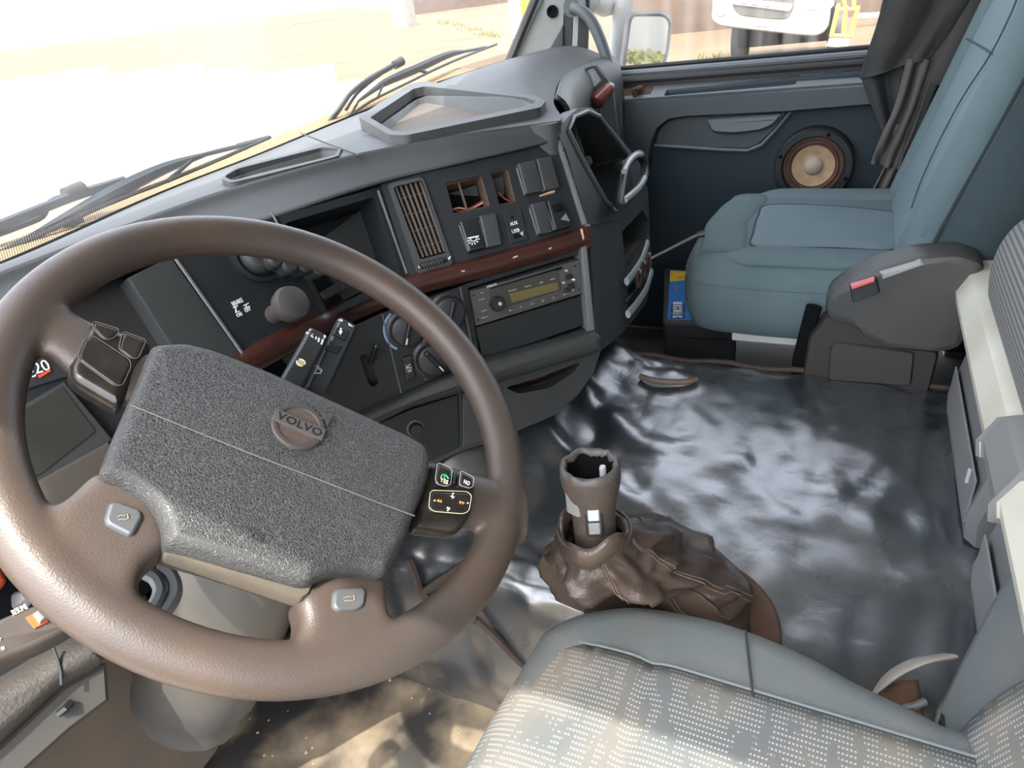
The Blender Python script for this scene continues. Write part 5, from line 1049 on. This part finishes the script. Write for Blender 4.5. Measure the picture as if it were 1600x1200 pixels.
ds = thing('driver_seat', 'grey-teal driver seat with stitched pale insert in the foreground', 'seat', (.32, .05, FZ))
DC = PL((.322, .052, -.618), (0, 0, 1))
do = loop3([(.02, .19), (.02, .222), (.12, .218), (.155, .21), (.192, .178), (.222, .12), (.232, .05), (.23, -.01), (.218, -.07), (.2, -.12), (.18, -.19), (.15, -.24), (-.2, -.24), (-.235, -.15), (-.24, .1), (-.22, .2), (-.1, .222)][1:], 5)
b_ = B(); b_.puff(do, [(.03, -.19), (.005, -.17), (-.004, -.12), (-.004, -.07), (0, -.04), (.008, -.02), (.02, -.006), (.034, .001), (.046, .004)], DC); b_.done('seat_cushion', DRV, ds, sharp=0)
sec = [(-.25, -.655), (-.1, -.654), (.05, -.653), (.108, -.653), (.128, -.6575), (.148, -.653), (.19, -.655), (.225, -.659), (.252, -.668), (.27, -.685), (.279, -.71), (.281, -.75), (.276, -.81)]
sc3 = cr([(a, c, 0) for a, c in sec], 3, False); rows, uvs_, ll_ = [], [], 0
for i, p in enumerate(sc3):
    if i: ll_ += (p - sc3[i - 1]).length
    rows.append([(x_, p.x - .012 * (abs(x_ - .28) / .17) ** 2 * (1 if p.x > .2 else 0), p.y + .047 - (.004 if abs(x_ - .452) < .004 else 0)) for x_ in [.1 + .352 * k / 20 for k in range(21)]]); uvs_.append([(ll_, .1 + .352 * k / 20) for k in range(21)])
b_ = B(); b_.grid(rows, uvs_); b_.done('cushion_insert', INS, ds, sharp=0, solid=.006)
b_ = B(); b_.tube([r[-1] for r in rows], .0016, 6); b_.done('insert_seam', mat('seam_teal', (.14, .17, .175), .9), ds)
b_ = B(); b_.tube([onz(x, y, -.609) for x, y in ((1165, 985), (1170, 1030), (1175, 1075), (1180, 1116))], .0013, 6); b_.done('bolster_seam', SEAMD, ds)
DB = PL((.31, -.14, -.68), (0, 1, .45), (-1, 0, 0))
edge = DB.uvs([(1455, 1215), (1440, 1150), (1444, 1108), (1462, 1075), (1490, 1020), (1522, 960), (1560, 890), (1604, 832), (1650, 790)])
lf_ = [(-edge[k][0], edge[k][1]) for k in range(len(edge))]
dbo = loop3([(e[0], e[1]) for e in edge] + [(edge[-1][0] + .01, .55), (edge[-1][0] + .1, .8), (-.2, .8), (.3, .55)] + lf_[::-1], 3)
b_ = B(); b_.puff(dbo, [(.03, -.16), (0, -.12), (-.003, -.05), (.0, -.018), (.012, -.004), (.035, .004)], DB); b_.done('backrest', DRV, ds, sharp=0)
bd = [DB.uv(x, y) for x, y in ((1484, 1230), (1500, 1190), (1540, 1140), (1590, 1098), (1660, 1060))]
bd = cr([(a, c, 0) for a, c in bd], 5, False); rows = []; uvs_ = []
for p in bd:
    rows.append([DB.at(p.x + (.15 - p.x) * k / 16, p.y, .009) for k in range(17)]); uvs_.append([(p.y, p.x + (.15 - p.x) * k / 16) for k in range(17)])
b_ = B(); b_.grid(rows, uvs_); b_.done('back_insert', INS, ds, sharp=0, solid=.006)
b_ = B(); b_.tube([r[0] + DB.n * .001 for r in rows], .0014, 6); b_.done('back_seam', SEAMD, ds)
b_ = B(); b_.box((.3, .02, -.95), .18, .17, .1, .02); b_.done('seat_base', VOID, ds)
# belt hoop beside the driver seat
hp_ = thing('seat_side_hoop', 'worn grey plastic hoop with torn brown foam beside the driver seat', 'bracket', (.56, -.12, -.7))
hz = [onz(x, y, z) for x, y, z in ((1362, 1098, -.70), (1376, 1072, -.68), (1402, 1050, -.665), (1436, 1034, -.655), (1480, 1026, -.655))]
b_ = B(); b_.tube(cr(hz, 5, False), .02, 12, flat=.18, hint=(.5, .6, .6)); b_.done('hoop_strap', mat('hoop_grey', (.25, .24, .22), .6, (.33, .28, .22), 30, .5), hp_)
b_ = B(); qz = PL(onz(1400, 1085, -.69), (0, -.1, 1)); b_.dome(rc(qz.uvs([(1345, 1086), (1362, 1066), (1395, 1052), (1445, 1050), (1460, 1145), (1410, 1115)]), .006), qz, -.06, .004, .015); b_.done('torn_foam', mat('foam_brown', (.12, .065, .038), .95, (.07, .042, .028), 40, .5, bump=.6, bscale=150), hp_)
b_ = B(); b_.tube([onz(x, y, -.672) for x, y in ((1408, 1112), (1415, 1106), (1428, 1104), (1445, 1096))], .004, 8); b_.done('metal_hook', STEEL, hp_)
b_ = B(); b_.dome(ell(*DC.uv(1322, 1072), .008, .006), DC, -.06, -.004, .004); b_.done('red_tab', mat('tab_red', (.5, .03, .03), .5), label='small red tab poking up beside the driver seat cushion', cat='tab')

# ================================================================== BUNK
bk = thing('bunk', 'sleeper bunk with ribbed grey mattress behind a cream front rail', 'bunk', (.8, -.5, -.7))
sec = [(-.21, -.50), (-.203, -.46), (-.2, -.42), (-.207, -.38), (-.228, -.348), (-.27, -.33), (-.34, -.325), (-.5, -.325), (-.85, -.33)]
s3 = cr([(a, c, 0) for a, c in sec], 5, False); rows, uvs_ = [], []; XS = [.2 + .94 * k / 30 for k in range(31)] + [1.16, 1.18, 1.195, 1.205, 1.21]
ln = 0
for i, p in enumerate(s3):
    if i: ln += (p - s3[i - 1]).length
    r_, q_ = [], []
    for x_ in XS:
        e = max(0, (x_ - 1.13) / .08); sh_ = (1 - math.sqrt(max(0, 1 - e * e))) * .09
        r_.append((x_, p.x - sh_ * .5, p.y - sh_)); q_.append((ln, x_))
    rows.append(r_); uvs_.append(q_)
b_ = B(); b_.grid(rows, uvs_); b_.done('mattress', RIB, bk, sharp=0, solid=.02)
b_ = B(); b_.tube([(x_, -.262, -.329) for x_ in (.3, .6, .9, 1.1)], .004, 6); b_.done('mattress_zip', BLK, bk)
def railpiece(x0, x1, m, name, g=0):
    b_ = B(); sec_ = [(-.18 + g, -.525 - g), (-.176 + g, -.505), (-.19 + g, -.474 + g), (-.205, -.468 + g), (-.24, -.466 + g), (-.245, -.525 - g)]
    R = [b_.loop([(x_, y_ + d, z_ - d) for y_, z_ in sec_]) for x_, d in ((x0, .006), (x0 + .008, 0), (x1 - .008, 0), (x1, .006))]
    b_.skin(R, True, True, True); return b_.done(name, m, bk, sharp=25)
railpiece(.795, 1.295, CREAM, 'bunk_rail'); railpiece(.2, .685, CREAM, 'bunk_rail'); cl_ = railpiece(.68, .8, GREYP, 'rail_clip', .003)
b_ = B(); b_.box((.74, -.2, -.4635), .016, .002, .0012, .0008); b_.done('clip_slot', LGREY, cl_)
b_ = B(); b_.box((.75, -.55, -.52), .55, .3, .03, .01); b_.done('bunk_board', GREYP, bk)
LCK = mat('locker_face', (.13, .135, .14), .5, (.17, .165, .16), 8, .5, bump=.2, bscale=500)
for k, (x0, x1) in enumerate(((.83, 1.18), (.22, .765))):
    lk = thing('bunk_locker', ['grey locker box under the bunk nearest the passenger seat', 'grey locker box under the bunk behind the driver seat'][k], 'locker', ((x0 + x1) / 2, -.35, -.7), 'lockers under the bunk')
    b_ = B(); sec_ = [(-.192, -.695), (-.188, -.66), (-.2, -.585), (-.215, -.565), (-.24, -.556), (-.5, -.556), (-.5, -.695)]
    R = [b_.loop([(x_, y_ - d, z_ - d * .3) for y_, z_ in sec_]) for x_, d in ((x0, .012), (x0 + .012, 0), (x1 - .012, 0), (x1, .012))]
    b_.skin(R, True, True, True); b_.done('locker_body', LCK, lk, sharp=25)
    b_ = B(); b_.box(((x0 + x1) / 2, -.1895, -.64), (x1 - x0) / 2 - .02, .0015, .036, .001, x=(1, 0, 0)); b_.done('locker_door', GREYP, lk)
    b_ = B(); b_.box((x0 + .05, -.186, -.62), .002, .002, .012, .001); b_.done('door_slit', LGREY, lk)

# ================================================================== BATTERY, CURTAIN, WIPERS
BT = PL((1.65, .35, -.72), (0, 0, 1), (1, 0, 0))
bat = thing('battery', 'black vehicle battery with blue and yellow label under the passenger seat', 'battery', (1.65, .33, FZ))
bq = [BT.uv(1041, 419), BT.uv(1038, 504), BT.uv(1152, 508), BT.uv(1150, 428)]
b_ = B(); b_.puff(rc(bq, .006), [(0, -.325), (0, -.04), (-.004, -.035), (-.004, -.004), (0, 0)], BT); b_.done('battery_case', mat('battery_black', (.022, .022, .024), .5), bat)
lb = B(); lb.slab(BT.uvs([(1047, 423), (1043, 499), (1098, 501), (1100, 427)]), BT, 0, .002, .0003); lb = lb.done('battery_label', mat('label_blue', (.02, .19, .55), .45), bat)
b_ = B(); b_.slab(BT.uvs([(1047.5, 424), (1046.5, 441), (1100, 437), (1100, 427)]), BT, .0015, .0028, .0002); b_.done('label_yellow', mat('label_yellow', (.75, .5, .04), .5), lb)
b_ = B(); b_.slab(BT.uvs([(1052, 473), (1051, 498), (1066, 498.5), (1066, 473)]), BT, .0015, .0026, .0002); b_.done('label_name_panel', WHITE, lb)
b_ = B(); b_.text('EXCELL', BT, (1059, 497.5), (1059.5, 474), .0028, .036); b_.done('label_name', mat('label_navy', (.01, .04, .14), .5), lb)
b_ = B(); b_.text('12V', BT, (1058, 434), (1068, 433), .003, .02); b_.done('label_volts', BLK, lb)
b_ = B(); b_.slab(BT.uvs([(1055, 449), (1054.5, 454), (1058.5, 454), (1059, 449)]), BT, .0018, .0028, .0002); b_.done('label_red_mark', RED, lb)
b_ = B()
for k in range(4): b_.slab(BT.uvs([(1085 + k * 3, 484), (1084.6 + k * 3, 497), (1085.6 + k * 3, 497), (1086 + k * 3, 484)]), BT, .0018, .0027, .0001)
b_.done('label_small_print', LGREY, lb)
b_ = B(); b_.lathe([(.013, 0), (.013, .02), (.011, .03), (0, .031)], BT, *BT.uv(1129, 494), 18); b_.done('battery_terminal', BLK, bat)
b_ = B(); b_.slab(rc(BT.uvs([(1104, 460), (1102, 500), (1148, 503), (1148, 462)]), .005), BT, 0, .006, .002); b_.done('terminal_plate', mat('plate_dusty', (.06, .052, .045), .7), bat)

cu = thing('cab_curtain', 'dark pinstriped curtain bunched between window and passenger seat', 'curtain', (1.9, -.1, -.6))
def drape(Ls, Rs, x0, name, m, nf, amp, seed):
    Lp, Rp = cr([(a, c, 0) for a, c in Ls], 6, False), cr([(a, c, 0) for a, c in Rs], 6, False); rows = []
    for i, (a, c) in enumerate(zip(Lp, Rp)):
        A_, C_ = onx(a.x, a.y, x0), onx(c.x, c.y, x0); rows.append([])
        for k in range(41):
            t_ = k / 40; p = A_.lerp(C_, t_); f = math.sin(t_ * nf * 2 * math.pi + seed + i * .05) * amp + noise.noise(V((t_ * 6, i * .12, seed))) * amp
            rows[-1].append(p + V((f - .02, 0, 0)))
    b_ = B(); b_.grid(rows); return b_.done(name, m, cu, sharp=0, solid=.003)
drape([(1392, -60), (1372, 30), (1345, 112), (1350, 122)], [(1575, -60), (1530, 0), (1475, 70), (1466, 84)], 1.9, 'upper_drape', CURT, 2, .008, 1)
drape([(1350, 105), (1348, 120), (1358, 150), (1372, 185), (1383, 212)], [(1500, 40), (1480, 80), (1465, 120), (1450, 165), (1440, 205)], 1.935, 'folded_drape', mat('curtain_dark', (.03, .033, .035), .85), 3, .012, 2)
drape([(1418, 90), (1400, 160), (1380, 205), (1366, 236), (1362, 252)], [(1462, 90), (1446, 150), (1428, 200), (1412, 240), (1405, 262)], 1.90, 'middle_drape', mat('curtain_brown', (.085, .078, .072), .85), 2, .01, 3)
drape([(1400, 190), (1385, 245), (1366, 285), (1350, 306)], [(1450, 190), (1430, 250), (1415, 290), (1412, 318)], 1.915, 'lower_drape', mat('curtain_grey', (.12, .112, .108), .85), 3, .012, 4)
for x0, pp in ((1.885, ((1500, -20), (1480, 60), (1440, 150), (1420, 220))), (1.88, ((1530, -20), (1500, 55), (1460, 130)))):
    b_ = B(); b_.tube(cr([onx(x, y, x0) for x, y in pp], 5, False), .022, 8, flat=.3, hint=(1, 0, 0)); b_.done('curtain_fold', mat('curtain_band', (.05, .05, .048), .85), cu)

def wiper(pl, name, label, blade, bridge, arm, extra):
    wp = thing(name, label, 'wiper', pl.hit(*blade[len(blade) // 2]), 'windscreen wipers')
    b_ = B(); b_.tube(cr([pl.hit(x, y) for x, y in blade], 4, False), .0035, 6); b_.done('wiper_blade', RUBBER, wp)
    b_ = B(); n_ = len(cr(bridge, 4, False)); b_.tube(cr([pl.hit(x, y, -.012) for x, y in bridge], 4, False), [.004 + .009 * math.sin(math.pi * i / (n_ - 1)) for i in range(n_)], 6, flat=.5, hint=pl.n); b_.done('wiper_bridge', WIPER, wp)
    b_ = B(); b_.tube(cr([pl.hit(x, y, -.02) for x, y in arm], 4, False), .008, 8, flat=.6, hint=pl.n); b_.done('wiper_arm', WIPER, wp)
    k = max(1, len(bridge) // 2)
    for (a, c) in extra['links']:
        b_ = B(); b_.tube([pl.hit(*a, -.01), pl.hit(*c, -.002)], .0045, 6, flat=.5, hint=pl.n); b_.done('bridge_link', WIPER, wp)
    b_ = B(); b_.tube(cr([pl.hit(x, y, -.024) for x, y in extra['hose']], 4, False), .0045, 8); b_.done('washer_hose', RUBBER, wp)
    (a, c) = extra['nozzle']; b_ = B(); b_.tube([pl.hit(*a, -.024), pl.hit(*c, -.024)], [.011, .012], 10); b_.done('washer_nozzle', RUBBER, wp)
WPL = PL((.6, 1.03, -.15), (.05, -1, -.25)); WPR = PL((1.5, 1.15, -.12), (-.12, -1, -.3))
wiper(WPL, 'windscreen_wiper', 'grey wiper at the windscreen foot in front of the steering wheel',
      [(-40, 412), (60, 368), (160, 322), (260, 283), (345, 248), (422, 214)], [(44, 372), (120, 332), (190, 295), (260, 262), (325, 240)], [(-50, 372), (0, 352), (60, 328), (120, 305), (195, 282)],
      dict(links=[((60, 362), (40, 378)), ((44, 372), (-10, 402)), ((325, 240), (400, 222)), ((300, 250), (262, 283)), ((130, 345), (100, 352)), ((370, 228), (420, 215))], hose=[(-20, 372), (40, 350), (66, 338), (74, 322), (84, 312), (104, 306)], nozzle=((102, 305), (130, 294))))
wiper(WPR, 'windscreen_wiper', 'grey wiper at the windscreen foot beyond the dash tray',
      [(535, 190), (580, 158), (640, 128), (705, 97), (776, 69)], [(560, 158), (600, 130), (650, 108), (700, 86), (728, 80)], [(512, 195), (532, 168), (548, 146), (575, 125), (612, 104)],
      dict(links=[((560, 158), (548, 180)), ((650, 108), (668, 114)), ((728, 80), (760, 74)), ((600, 130), (590, 152))], hose=[(540, 172), (556, 148), (576, 130), (600, 112), (618, 100)], nozzle=((616, 102), (628, 95))))
